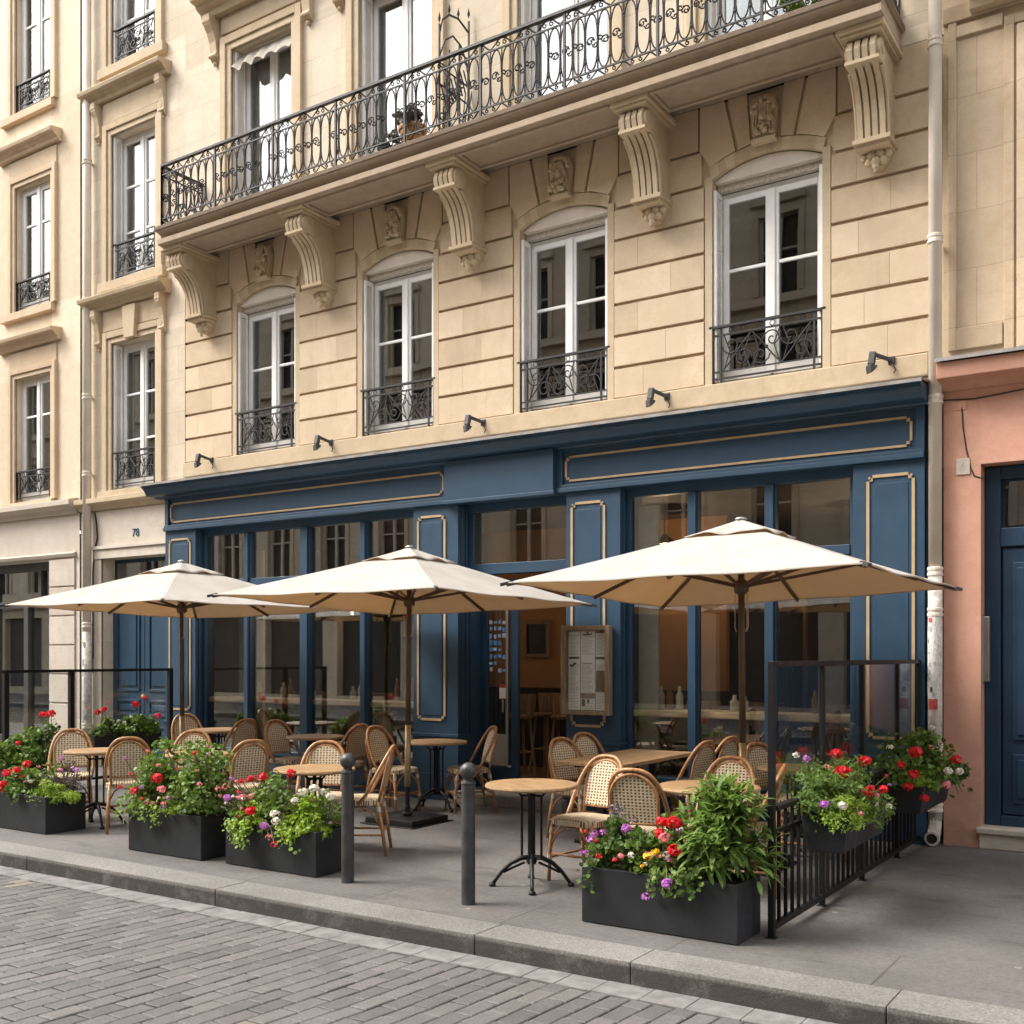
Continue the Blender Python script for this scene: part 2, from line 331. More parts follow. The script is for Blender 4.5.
# ------------------------------------------------------------------ mesh builder
def worldloc(o):
    v = Vector((0, 0, 0))
    while o is not None: v += o.location; o = o.parent
    return v
class MB:
    def __init__(s): s.v = []; s.f = []
    def add(s, vs, fs):
        n = len(s.v); s.v += [tuple(p) for p in vs]; s.f += [tuple(i+n for i in f) for f in fs]; return s
    def box(s, x0, x1, y0, y1, z0, z1):
        return s.add([(x0,y0,z0),(x1,y0,z0),(x1,y1,z0),(x0,y1,z0),(x0,y0,z1),(x1,y0,z1),(x1,y1,z1),(x0,y1,z1)],
                     [(0,3,2,1),(4,5,6,7),(0,1,5,4),(1,2,6,5),(2,3,7,6),(3,0,4,7)])
    def quad(s, a, b, c, d): return s.add([a, b, c, d], [(0, 1, 2, 3)])
    def prism(s, poly, ax, a, b):
        """poly in the plane normal to axis ax ('x': (y,z), 'y': (x,z), 'z': (x,y))"""
        def P(p, t): return (t, p[0], p[1]) if ax == 'x' else ((p[0], t, p[1]) if ax == 'y' else (p[0], p[1], t))
        n = len(poly)
        vs = [P(p, a) for p in poly] + [P(p, b) for p in poly]
        fs = [tuple(range(n)), tuple(range(2*n-1, n-1, -1))] + [(i, i+n, (i+1) % n+n, (i+1) % n) for i in range(n)]
        return s.add(vs, fs)
    def tube(s, pts, r, k=6, closed=False, cap=True):
        pts = [Vector(p) for p in pts]; n = len(pts)
        if n < 2: return s
        rr = r if isinstance(r, (list, tuple)) else [r]*n
        rings = []; prev = None
        for i in range(n):
            if closed: t = pts[(i+1) % n]-pts[i-1]
            else: t = pts[min(i+1, n-1)]-pts[max(i-1, 0)]
            if t.length < 1e-9: t = Vector((0, 0, 1))
            t.normalize()
            if prev is None:
                u = t.cross(Vector((0, 0, 1)))
                if u.length < .1: u = t.cross(Vector((0, 1, 0)))
            else:
                u = prev - t*prev.dot(t)
                if u.length < 1e-6: u = t.cross(Vector((1, 0, 0)))
            u.normalize(); w = t.cross(u); prev = u
            rings.append([pts[i]+(u*math.cos(2*math.pi*j/k)+w*math.sin(2*math.pi*j/k))*rr[i] for j in range(k)])
        vs = [p for rg in rings for p in rg]; fs = []
        for i in range(n if closed else n-1):
            a = i*k; b = ((i+1) % n)*k
            for j in range(k): fs.append((a+j, a+(j+1) % k, b+(j+1) % k, b+j))
        if not closed and cap:
            fs.append(tuple(range(k-1, -1, -1))); fs.append(tuple((n-1)*k+j for j in range(k)))
        return s.add(vs, fs)
    def lathe(s, prof, c=(0, 0), k=20):
        """prof: list of (r, z)"""
        vs = []; fs = []
        for r, z in prof:
            for j in range(k):
                a = 2*math.pi*j/k; vs.append((c[0]+r*math.cos(a), c[1]+r*math.sin(a), z))
        for i in range(len(prof)-1):
            for j in range(k): fs.append((i*k+j, i*k+(j+1) % k, (i+1)*k+(j+1) % k, (i+1)*k+j))
        fs.append(tuple(range(k-1, -1, -1))); fs.append(tuple((len(prof)-1)*k+j for j in range(k)))
        return s.add(vs, fs)
    def ball(s, c, r, k=8, sq=(1, 1, 1)):
        vs = [(c[0], c[1], c[2]-r*sq[2])]; m = k//2
        for i in range(1, m):
            a = -math.pi/2+math.pi*i/m
            for j in range(k):
                b = 2*math.pi*j/k
                vs.append((c[0]+r*sq[0]*math.cos(a)*math.cos(b), c[1]+r*sq[1]*math.cos(a)*math.sin(b), c[2]+r*sq[2]*math.sin(a)))
        vs.append((c[0], c[1], c[2]+r*sq[2])); fs = []
        for j in range(k): fs.append((0, 1+(j+1) % k, 1+j))
        for i in range(m-2):
            for j in range(k): fs.append((1+i*k+j, 1+i*k+(j+1) % k, 1+(i+1)*k+(j+1) % k, 1+(i+1)*k+j))
        t = len(vs)-1; a = 1+(m-2)*k
        for j in range(k): fs.append((a+j, a+(j+1) % k, t))
        return s.add(vs, fs)
    def bar(s, a, b, w, h, up=(0, 0, 1)):
        a = Vector(a); b = Vector(b); t = (b-a).normalized(); u = t.cross(Vector(up))
        if u.length < 1e-5: u = Vector((1, 0, 0))
        u.normalize(); n = u.cross(t)
        vs = [p+u*sx*w/2+n*sz*h/2 for p in (a, b) for sx, sz in ((-1,-1),(1,-1),(1,1),(-1,1))]
        return s.add(vs, [(0,1,2,3),(7,6,5,4),(0,4,5,1),(1,5,6,2),(2,6,7,3),(3,7,4,0)])
    def merge(s, o): return s.add(o.v, o.f)
    def build(s, name, mat, parent=None, smooth=False, bevel=0, label=None, solid=0):
        off = worldloc(parent) if parent is not None else Vector((0, 0, 0))
        me = bpy.data.meshes.new(name)
        me.from_pydata([(p[0]-off.x, p[1]-off.y, p[2]-off.z) for p in s.v], [], s.f)
        me.validate(); me.update()
        if smooth:
            me.polygons.foreach_set('use_smooth', [True]*len(me.polygons))
        me.materials.append(M[mat] if isinstance(mat, str) else mat)
        o = bpy.data.objects.new(name, me); COL.objects.link(o)
        if parent is not None: o.parent = parent
        if solid:
            md = o.modifiers.new('thick', 'SOLIDIFY'); md.thickness = solid; md.offset = 0
        if bevel:
            md = o.modifiers.new('bevel', 'BEVEL'); md.width = bevel; md.segments = 2; md.limit_method = 'ANGLE'; md.angle_limit = R(40)
            md.harden_normals = False
        if label: o['label'] = label
        return o
def tag(o, label=None, cat=None, group=None, kind=None):
    if label: o['label'] = label
    if cat: o['category'] = cat
    if group: o['group'] = group
    elif 'group' in o and group == '': del o['group']
    if kind: o['kind'] = kind
    return o
def empty(name, loc, label=None, cat=None, group=None, rz=0):
    o = bpy.data.objects.new(name, None); COL.objects.link(o); o.empty_display_size = .2
    o.location = loc; o.rotation_euler = (0, 0, rz)
    return tag(o, label, cat, group)
def copy_tree(o, parent=None):
    c = o.copy(); COL.objects.link(c)
    if parent is not None: c.parent = parent
    for ch in list(o.children): copy_tree(ch, c)
    return c
def text_mesh(name, s, size, mat, loc, rot, parent, extrude=.002):
    cu = bpy.data.curves.new(name, 'FONT'); cu.body = s; cu.size = size; cu.extrude = extrude; cu.align_x = 'CENTER'; cu.align_y = 'CENTER'
    t = bpy.data.objects.new(name+'_src', cu); COL.objects.link(t)
    dg = bpy.context.evaluated_depsgraph_get(); dg.update()
    me = bpy.data.meshes.new_from_object(t.evaluated_get(dg)); bpy.data.objects.remove(t)
    me.materials.clear(); me.materials.append(M[mat])
    o = bpy.data.objects.new(name, me); COL.objects.link(o); o.parent = parent
    o.location = Vector(loc)-worldloc(parent); o.rotation_euler = rot
    return o
def wall(mb, x0, x1, z0, z1, openings, y, depth):
    """front skin with real openings and their reveals"""
    xs = sorted({x0, x1, *[o[0] for o in openings], *[o[1] for o in openings]}); zs = sorted({z0, z1, *[o[2] for o in openings], *[o[3] for o in openings]})
    xs = [x for x in xs if x0 <= x <= x1]; zs = [z for z in zs if z0 <= z <= z1]
    for i in range(len(xs)-1):
        for j in range(len(zs)-1):
            cx = (xs[i]+xs[i+1])/2; cz = (zs[j]+zs[j+1])/2
            if any(o[0] < cx < o[1] and o[2] < cz < o[3] for o in openings): continue
            mb.quad((xs[i], y, zs[j]), (xs[i+1], y, zs[j]), (xs[i+1], y, zs[j+1]), (xs[i], y, zs[j+1]))
    for a, b, c, d in openings:
        mb.quad((a, y, c), (a, y, d), (a, y+depth, d), (a, y+depth, c))
        mb.quad((b, y, d), (b, y, c), (b, y+depth, c), (b, y+depth, d))
        mb.quad((a, y, d), (b, y, d), (b, y+depth, d), (a, y+depth, d))
        mb.quad((b, y, c), (a, y, c), (a, y+depth, c), (b, y+depth, c))
    return mb
def arc(cx, cz, r, a0, a1, n, y=0):
    return [(cx+r*math.cos(R(a0+(a1-a0)*i/n)), y, cz+r*math.sin(R(a0+(a1-a0)*i/n))) for i in range(n+1)]
def spiral(cx, cz, r0, a0, turns, n=14, rend=.2, y=0):
    return [(cx+r0*(1-(1-rend)*i/n)*math.cos(R(a0)+turns*2*math.pi*i/n), y, cz+r0*(1-(1-rend)*i/n)*math.sin(R(a0)+turns*2*math.pi*i/n)) for i in range(n+1)]
def moulding(mb, prof, x0, x1):
    """horizontal moulding, prof = (y,z) polygon, extruded along x"""
    return mb.prism(prof, 'x', x0, x1)

# ------------------------------------------------------------------ ground
g = MB(); g.quad((-90,-90,-.16),(90,-90,-.16),(90,90,-.16),(-90,90,-.16)); tag(g.build('ground', 'ground'), kind='structure')
g = MB(); g.quad((-60,-4.49,0),(40,-4.49,0),(40,1.0,0),(-60,1.0,0)); tag(g.build('pavement', 'paving'), kind='structure')
g = MB(); g.quad((-60,-17,0),(40,-17,0),(40,-11.55,0),(-60,-11.55,0)); tag(g.build('far_pavement', 'paving'), kind='structure')
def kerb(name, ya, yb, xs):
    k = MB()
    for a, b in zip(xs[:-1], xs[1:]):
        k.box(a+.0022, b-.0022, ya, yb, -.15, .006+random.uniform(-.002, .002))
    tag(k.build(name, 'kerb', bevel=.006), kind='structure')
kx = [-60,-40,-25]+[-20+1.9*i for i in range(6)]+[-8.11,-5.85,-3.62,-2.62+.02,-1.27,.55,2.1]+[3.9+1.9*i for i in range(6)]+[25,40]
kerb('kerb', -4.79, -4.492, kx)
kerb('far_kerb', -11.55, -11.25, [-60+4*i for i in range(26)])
g = MB()
x = -30.0
while x < 14:
    w = random.uniform(.2, .3); g.box(x+.0015, x+w-.0015, -4.993, -4.791, -.16, -.116+random.uniform(-.002, .002)); x += w
tag(g.build('gutter', 'gutter', bevel=.004), kind='structure')
g = MB(); g.quad((-60,-11.25,-.134),(40,-11.25,-.134),(40,-4.79,-.127),(-60,-4.79,-.134)); tag(g.build('road_bed', 'joint'), kind='structure')
g = MB()
x = -17.0; row = 0
while x < 4.5:
    w = .122+random.uniform(-.004, .004); y = -5.0-.107*(row % 2)-random.uniform(0, .012)
    if row % 2: y0 = -4.992; ends = [(y0, y)]
    else: ends = []
    while y > -9.2:
        l = .214+random.uniform(-.009, .009); ends.append((y, y-l)); y -= l
    for a, b in ends:
        g1 = .0036+random.uniform(0, .0016); X0 = x+g1; X1 = x+w-g1; Y1 = a-g1; Y0 = b+g1
        if Y1-Y0 < .03: continue
        z = -.12+random.uniform(-.0018, .0018); tx = random.uniform(-.0014, .0014); ty = random.uniform(-.0014, .0014); c = .006
        j = [random.uniform(-.002, .002) for _ in range(8)]
        q = [(X0+j[0],Y0+j[1]),(X1+j[2],Y0+j[3]),(X1+j[4],Y1+j[5]),(X0+j[6],Y1+j[7])]; mx = (X0+X1)/2; my = (Y0+Y1)/2
        ins = [(px+math.copysign(c, mx-px), py+math.copysign(c, my-py)) for px, py in q]
        zz = [z-tx-ty, z+tx-ty, z+tx+ty, z-tx+ty]
        q = [(px+.07*(py+5), py) for px, py in q]; ins = [(px+.07*(py+5), py) for px, py in ins]
        g.add([(px,py,-.14) for px, py in q]+[(px,py,k-.0045) for (px,py), k in zip(q, zz)]+[(px,py,k) for (px,py), k in zip(ins, zz)],
              [(0,1,5,4),(1,2,6,5),(2,3,7,6),(3,0,4,7),(4,5,9,8),(5,6,10,9),(6,7,11,10),(7,4,8,11),(8,9,10,11)])
    x += w; row += 1
tag(g.build('road', 'sett'), kind='structure')

# ------------------------------------------------------------------ windows and ironwork
def casement(par, x0, x1, z0, z1, y, bars=(.36, .68), curtain=0, shutter='both', reveal=.2, nm='window'):
    f = MB(); d = .065; b = .045; xc = (x0+x1)/2
    f.box(x0, x0+b, y, y+d, z0, z1); f.box(x1-b, x1, y, y+d, z0, z1); f.box(x0+b, x1-b, y, y+d, z1-b, z1); f.box(x0+b, x1-b, y, y+d, z0, z0+b+.02)
    for s in (-1, 1):
        a, c = (x0+b+.004, xc-.012) if s < 0 else (xc+.012, x1-b-.004); st = .055
        za = z0+b+.024; zb = z1-b-.004
        f.box(a, a+st, y-.012, y+.045, za, zb); f.box(c-st, c, y-.012, y+.045, za, zb)
        f.box(a+st, c-st, y-.012, y+.045, za, za+.09); f.box(a+st, c-st, y-.012, y+.045, zb-.06, zb)
        for t in bars: z = zb-(zb-za)*t; f.box(a+st, c-st, y-.006, y+.03, z-.016, z+.016)
    f.box(xc-.035, xc+.035, y-.03, y-.014, z0+b+.03, z1-b-.01)
    w = f.build(nm, 'white', par, bevel=.004)
    p = MB(); p.box(x0+b+.03, xc-.03, y+.012, y+.018, z0+b+.05, z1-b-.03); p.box(xc+.03, x1-b-.03, y+.012, y+.018, z0+b+.05, z1-b-.03)
    p.build('pane', 'wglass', w)
    if shutter:
        for s in ((-1, 1) if shutter == 'both' else (-1,)):
            xs = x0+.008 if s < 0 else x1-.008-.03
            sm = MB(); ya = y-reveal+.015; yb = y-.02
            sm.box(xs, xs+.03, ya, ya+.03, z0+.03, z1-.01); sm.box(xs, xs+.03, yb-.03, yb, z0+.03, z1-.01)
            sm.box(xs, xs+.03, ya+.03, yb-.03, z0+.03, z0+.09); sm.box(xs, xs+.03, ya+.03, yb-.03, z1-.07, z1-.01)
            z = z0+.1
            while z < z1-.09:
                sm.add([(xs+.002, ya+.03, z), (xs+.028, ya+.03, z+.022), (xs+.028, yb-.03, z+.022), (xs+.002, yb-.03, z)], [(0,1,2,3)])
                z += .032
            sm.build('shutter', 'shut', w)
    if curtain:
        cm = MB(); n = 26
        for s, ww in ((-1, curtain), (1, curtain*.8)):
            a = x0+b if s < 0 else x1-b; pts = []
            for i in range(n+1):
                t = i/n; xx = a-s*ww*(x1-x0)/2*t; pts.append((xx, y+.16+.018*math.sin(t*22)+.01*math.sin(t*51)))
            for i in range(n): cm.quad((pts[i][0], pts[i][1], z0+.05), (pts[i+1][0], pts[i+1][1], z0+.05), (pts[i+1][0], pts[i+1][1], z1-.05), (pts[i][0], pts[i][1], z1-.05))
        cm.build('curtain', 'curtain', w, smooth=True)
    return w
def window_rail(par, x0, x1, z0, y, h=.56):
    m = MB(); w = x1-x0; xc = (x0+x1)/2
    m.box(x0-.04, x1+.04, y-.022, y+.022, z0+h-.022, z0+h); 
    for z in (.03, h-.10): m.box(x0, x1, y-.009, y+.009, z0+z, z0+z+.016)
    m.box(x0, x1, y-.008, y+.008, z0+.10, z0+.112)
    for xx in (x0, x0+.075, x1-.075, x1): m.box(xx-.009, xx+.009, y-.0095, y+.0095, z0, z0+h-.022)
    r = .0075; zc = z0+(.11+h-.10)/2; H = h-.21
    k = 3
    sw = (w-.19)/k
    for i in range(k):
        cx = x0+.095+sw*(i+.5); d = -1 if i % 2 else 1
        m.tube(spiral(cx-sw*.2, zc+d*H*.2, sw*.32, 90*d+90, 1.35*d, 16, .15, y), r, 5)
        m.tube(spiral(cx+sw*.2, zc-d*H*.2, sw*.32, 90*d-90, 1.35*d, 16, .15, y), r, 5)
        m.tube([(cx-sw*.5, y, zc-d*H*.5), (cx-sw*.18, y, zc-d*H*.2), (cx, y, zc), (cx+sw*.18, y, zc+d*H*.2), (cx+sw*.5, y, zc+d*H*.5)], r, 5)
        m.tube([(cx-sw*.45, y, zc+d*H*.5), (cx-sw*.25, y, zc+d*H*.05), (cx-sw*.42, y, zc-d*H*.4)], r*.9, 5)
        m.tube([(cx+sw*.45, y, zc-d*H*.5), (cx+sw*.25, y, zc-d*H*.05), (cx+sw*.42, y, zc+d*H*.4)], r*.9, 5)
        m.ball((cx, y, zc), .02, 6)
        for q in (-1, 1): m.tube(arc(cx+q*sw*.2, z0+h-.055, .026, 0, 360, 8, y), .005, 4)
    return m.build('window_railing', 'iron', par)
def hood(par, x0, x1, zt, proj, h=.2, y=0, mat='trim'):
    m = MB(); p = proj
    prof = [(y, zt-h), (y-p*.35, zt-h), (y-p*.42, zt-h*.72), (y-p*.62, zt-h*.6), (y-p*.7, zt-h*.42), (y-p*.94, zt-h*.36), (y-p, zt-h*.1), (y-p, zt), (y, zt+.03)]
    moulding(m, prof, x0, x1)
    return m.build('window_hood', mat, par, bevel=.006)
def surround(mb, x0, x1, z0, z1, w, y):
    """stepped architrave round an opening"""
    for k, (a, b, pr) in enumerate(((0, w*.45, .03), (w*.45, w, .055))):
        for (p, q, r, s) in ((x0-b, x0-a, z0, z1+b), (x1+a, x1+b, z0, z1+b), (x0-a, x1+a, z1+a, z1+b)):
            mb.box(p, q, y-pr, y+.02, r, s)
def bracket(par, xc, zt, zb, w, proj, y=0, name='hood_bracket', mat='trim'):
    h = zt-zb; m = MB()
    prof = [(y, zt), (y-proj, zt), (y-proj, zt-.10*h), (y-proj*.92, zt-.22*h), (y-proj*.62, zt-.36*h), (y-proj*.42, zt-.55*h), (y-proj*.34, zt-.78*h), (y-proj*.40, zt-.86*h), (y-proj*.28, zt-.93*h), (y, zb)]
    m.prism(prof, 'x', xc-w/2, xc+w/2)
    m.tube([(xc-w/2-.008, y-proj*.8, zt-.14*h), (xc+w/2+.008, y-proj*.8, zt-.14*h)], proj*.22, 10)
    m.tube([(xc-w/2-.006, y-proj*.34, zt-.86*h), (xc+w/2+.006, y-proj*.34, zt-.86*h)], proj*.15, 8)
    m.ball((xc, y-proj*.14, zb-.015), proj*.16, 8)
    return m.build(name, mat, par, bevel=.005)

# ------------------------------------------------------------------ the main house
B = empty('apartment_building', (-7.5, 0, 0), 'honey limestone apartment house with long iron balcony above the blue cafe front', 'building')
AX = [(-10.93,-9.84), (-8.71,-7.61), (-6.41,-5.31), (-4.14,-3.04)]     # first floor arched openings
SPR, RISE = 6.36, .14
UX = [(-11.0,-9.88), (-8.74,-7.61), (-6.42,-5.30), (-4.20,-3.06)]
MX = (-13.56, -12.56)
mid = [(MX[0], MX[1], 4.07, 6.24), (MX[0], MX[1], 7.14, 9.31), (MX[0], MX[1], 10.30, 12.40), (-13.80,-12.32, -.05, 3.08)]
m = MB()
wall(m, -14.30, -11.95, -.05, 14.0, mid, 0, .24)
wall(m, -11.95, -1.97, 7.1, 14.0, [(a, b, 7.25, 9.78) for a, b in UX]+[(a, b, 10.6, 12.6) for a, b in UX], 0, .24)
m.build('wall', 'ashlar', B)
m = MB()
wall(m, -11.95, -1.97, 3.3, 7.1, [(a, b, 4.31, SPR+RISE) for a, b in AX], .039, .24)
m.build('wall', 'lime', B)
m = MB(); gp = .011
piers = [(-11.94, AX[0][0]-.085)]+[(AX[i][1]+.085, AX[i+1][0]-.085) for i in range(3)]+[(AX[3][1]+.085, -2.085)]
cz = [4.32, 4.65, 4.98, 5.31, 5.645, 5.98, 6.31, 6.66]
gp = .017
for pi_, (a, b) in enumerate(piers):
    m = MB()
    for k in range(7):
        z0, z1 = cz[k]+gp, cz[k+1]-gp
        cut = a+(b-a)*(.30 if (k+pi_) % 2 else .62)+random.uniform(-.05, .05)
        a_ = a + (.025 if k == 6 and pi_ > 0 else 0); b_ = b-(.025 if k == 6 and pi_ < 4 else 0)
        if k in (6,): m.box(a_, b_, 0, .04, z0, z1); continue
        m.box(a, cut-.0013, 0, .04, z0, z1); m.box(cut+.0013, b, 0, .04, z0, z1)
    m.box(max(a-.02, -11.94) if pi_ == 0 else a+.06, b-.06 if pi_ < 4 else b, 0, .04, 6.66+gp, 7.095)
    m.build('rusticated_pier', 'lime', B)
Rr = (.55*.55+RISE*RISE)/(2*RISE)
def arch_z(dx, e=0): return SPR+RISE-Rr+math.sqrt(max(0, (Rr+e)**2-dx*dx))
for a, b in AX:
    c = (a+b)/2
    for s in (-1, 1):
        m = MB()
        for (b0, t0, b1, t1) in ((.135, .17, .29, .40),):
            bot = [(c+s*(b0+gp+(b1-b0-2*gp)*i/4), arch_z(b0+(b1-b0)*i/4, .115)) for i in range(5)]
            m.prism((bot+[(c+s*(t1-gp), 7.095), (c+s*(t0+gp), 7.095)])[::s], 'y', 0, .04)
        bot = [(c+s*(.29+gp+(.565-.29-gp)*i/4), arch_z(.29+(.565-.29)*i/4, .115)) for i in range(5)]
        m.prism((bot+[(c+s*.675, 6.66), (c+s*.675, 7.095), (c+s*(.40+gp), 7.095)])[::s], 'y', 0, .04)
        m.build('arch_voussoir', 'lime', B)

# moulded window edges and arch rings
for a, b in AX:
    c = (a+b)/2; m = MB()
    for x0, x1 in ((a-.075, a), (b, b+.075)):
        m.box(x0, x1, .008, .045, 4.31, SPR+.03)
    n = 14
    for i in range(n):
        d0 = -.55+1.1*i/n; d1 = -.55+1.1*(i+1)/n
        q = [(c+d0, arch_z(d0)), (c+d1, arch_z(d1)), (c+d1*1.06, arch_z(d1, .10)), (c+d0*1.06, arch_z(d0, .10))]
        m.prism(q, 'y', .006, .05)
        m.prism([(c+d0, arch_z(d0)-.0), (c+d1, arch_z(d1)), (c+d1, SPR+RISE+.02), (c+d0, SPR+RISE+.02)], 'y', .05, .27)
    m.box(a, b, .0, .28, 4.28, 4.325)
    m.build('window_margin', 'trim', B)
# sill band over the shop and dirt line under it
m = MB(); m.box(-11.95, -2.085, -.045, .05, 4.115, 4.318); m.box(-11.95, -2.085, -.02, .05, 3.9, 4.11); m.build('sill_band', 'trim', B, bevel=.012)
for i, (a, b) in enumerate(AX):
    w = casement(B, a, b, 4.325, 6.26, .20, bars=(.40,), curtain=(0, .25, 0, .0)[i], reveal=.185)
    l = MB(); c = (a+b)/2; top = [(a+.012+(b-a-.024)*k/12, arch_z(a+.012+(b-a-.024)*k/12-c)-.012) for k in range(13)]
    l.prism([(a+.012, 6.335), (b-.012, 6.335)]+top[::-1], 'y', .07, .10)
    l.box(a+.012, b-.012, .10, .20, 6.33, 6.36)
    l.build('blind_box', 'lamb', w)
    l = MB(); l.box(a+.012, b-.012, .125, .197, 6.265, 6.328); l.build('transom_band', 'bandgrey', w)
    window_rail(B, a+.01, b-.01, 4.34, .03)
for i, (a, b) in enumerate(UX):
    casement(B, a, b, 7.27, 9.78, .22, bars=(.42,), curtain=(.3, .4, .55, .3)[i], reveal=.2)
    casement(B, a, b, 10.6, 12.6, .22, bars=(.42,), shutter=None)
    m = MB(); surround(m, a, b, 7.25, 9.78, .19, 0); m.box(a-.19, b+.19, -.03, .02, 10.02, 10.26)
    m.build('window_surround', 'trim', B, bevel=.006)
    hood(B, a-.47, b+.47, 10.50, .34, .24)
    for s in (a-.30, b+.30): bracket(B, s, 10.26, 9.68, .13, .2)
vm = MB(); a, b = UX[0]; n = 48; pts = []
for i in range(n+1):
    t = i/n; x = a+.02+(b-a-.04)*t; pts.append((x, .03-.02*math.cos(t*math.pi*10), 9.50+.03*math.cos(t*math.pi*2*4.5), 9.755))
for i in range(n):
    p, q = pts[i], pts[i+1]
    vm.quad((p[0], p[1]-.05, p[2]), (q[0], q[1]-.05, q[2]), (q[0], .12, q[3]), (p[0], .12, p[3]))
vm.build('window_awning', 'valance', B, smooth=True)
for (z0, z1, ky) in ((4.07, 6.24, 1), (7.14, 9.31, 0), (10.30, 12.40, 0)):
    a, b = MX
    casement(B, a, b, z0+.02, z1, .17, bars=(.34, .67), curtain=.35, reveal=.17)
    window_rail(B, a+.01, b-.01, z0+.05, .03, .52)
    m = MB(); surround(m, a, b, z0, z1, .17, 0)
    m.box(a-.18, b+.18, -.03, .02, z1+.19, z1+.50); m.box(a-.24, b+.24, -.09, .05, z0-.14, z0-.002)
    if ky: m.prism([((a+b)/2-.11, z1+.0), ((a+b)/2+.11, z1+.0), ((a+b)/2+.15, z1+.47), ((a+b)/2-.15, z1+.47)], 'y', -.1, 0)
    m.build('window_surround', 'trim', B, bevel=.006)
    hood(B, a-.54, b+.32, z1+.68, .23, .17)
    for s in (a-.29, b+.17): bracket(B, s, z1+.51, z1-.04, .10, .14)
# cornice over the door at the left
m = MB(); moulding(m, [(0, 3.80), (-.05, 3.81), (-.09, 3.87), (-.15, 3.9), (-.15, 3.97), (0, 4.0)], -14.295, -11.96); m.build('cornice', 'trim', B, bevel=.005)
m = MB(); m.box(-13.98, -13.80, -.02, .02, 0, 3.22); m.box(-13.98, -12.12, -.035, .02, 3.08, 3.22); m.box(-13.99, -12.12, -.06, .02, 3.22, 3.27); m.build('door_surround', 'base', B, bevel=.006)
m = MB(); m.box(-14.30, -13.985, -.012, .02, 0, 3.79); m.box(-13.985, -12.1, -.012, .02, 3.28, 3.79); m.build('base_course', 'base', B)
d = MB(); d.box(-13.80, -12.32, .22, .27, 0, 3.08)
for c in (-13.43, -12.69):
    d.box(c-.365, c+.365, .185, .222, .02, 2.52)
    for z0, z1 in ((.14, .62), (.76, 1.0), (1.12, 2.38)):
        d.box(c-.27, c-.235, .165, .187, z0, z1); d.box(c+.235, c+.27, .165, .187, z0, z1); d.box(c-.235, c+.235, .165, .187, z0, z0+.035); d.box(c-.235, c+.235, .165, .187, z1-.035, z1)
        d.box(c-.19, c+.19, .17, .188, z0+.08, z1-.08)
d.box(-13.80, -12.32, .16, .22, 2.53, 2.64)
dr = d.build('door', 'blue', B, bevel=.006)
p = MB(); p.box(-13.72, -12.40, .20, .216, 2.68, 3.02); p.build('pane', 'wglass', dr)
p = MB(); p.ball((-13.03, .14, 1.05), .035, 10); p.build('handle', 'brass', dr, smooth=True)
# carved keystones
for a, b in AX:
    c = (a+b)/2; k = MB()
    k.prism([(c-.10, 6.60), (c+.10, 6.60), (c+.135, 6.9), (c+.11, 6.99), (c-.11, 6.99), (c-.135, 6.9)], 'y', -.05, .04)
    k.box(c-.12, c+.12, -.075, .04, 6.565, 6.60)
    for t in range(11): al = R(180*t/10); k.ball((c+.105*math.cos(al), -.065, 6.88+.10*math.sin(al)), .03, 6)
    for t in range(34): k.ball((c+random.uniform(-.095, .095), -.06-random.uniform(0, .05), random.uniform(6.63, 6.96)), random.uniform(.016, .036), 6)
    for t in range(7): xx = c-.09+.03*t; k.tube([(xx, -.05, 6.63), (c+(xx-c)*1.1, -.075, 6.74), (c+(xx-c)*.8, -.09, 6.86), (c+(xx-c)*.45, -.085, 6.93)], .012, 5)
    k.ball((c, -.09, 6.80), .042, 8, (1, .7, 1.25))
    k.build('keystone', 'trim', B)
# balcony
bx0, bx1, by = -11.64, -2.30, -.76
bal = MB()
prof = [(0.03, 7.275), (by, 7.275), (by, 7.225), (by+.012, 7.21), (by+.05, 7.20), (by+.095, 7.17), (by+.11, 7.13), (by+.03, 7.125), (by+.03, 7.06), (by+.045, 7.045), (-.22, 7.045), (-.18, 7.07), (-.18, 7.10), (-.10, 7.12), (-.07, 7.15), (.03, 7.15)]
moulding(bal, prof, bx0+.03, bx1-.03)
ed = MB(); ed.box(bx0-.006, bx1+.006, by-.012, by+.12, 7.228, 7.282); ed.box(bx0-.006, bx0+.12, by+.12, .0, 7.228, 7.282); ed.box(bx1-.12, bx1+.006, by+.12, .0, 7.228, 7.282)
for x0, x1 in ((bx0, bx0+.03), (bx1-.03, bx1)):
    bal.box(x0, x1, by-.001, .03, 7.225, 7.276); bal.box(x0+(.02 if x0 < -5 else 0), x1-(0 if x0 < -5 else .02), by+.03, .03, 7.06, 7.13)
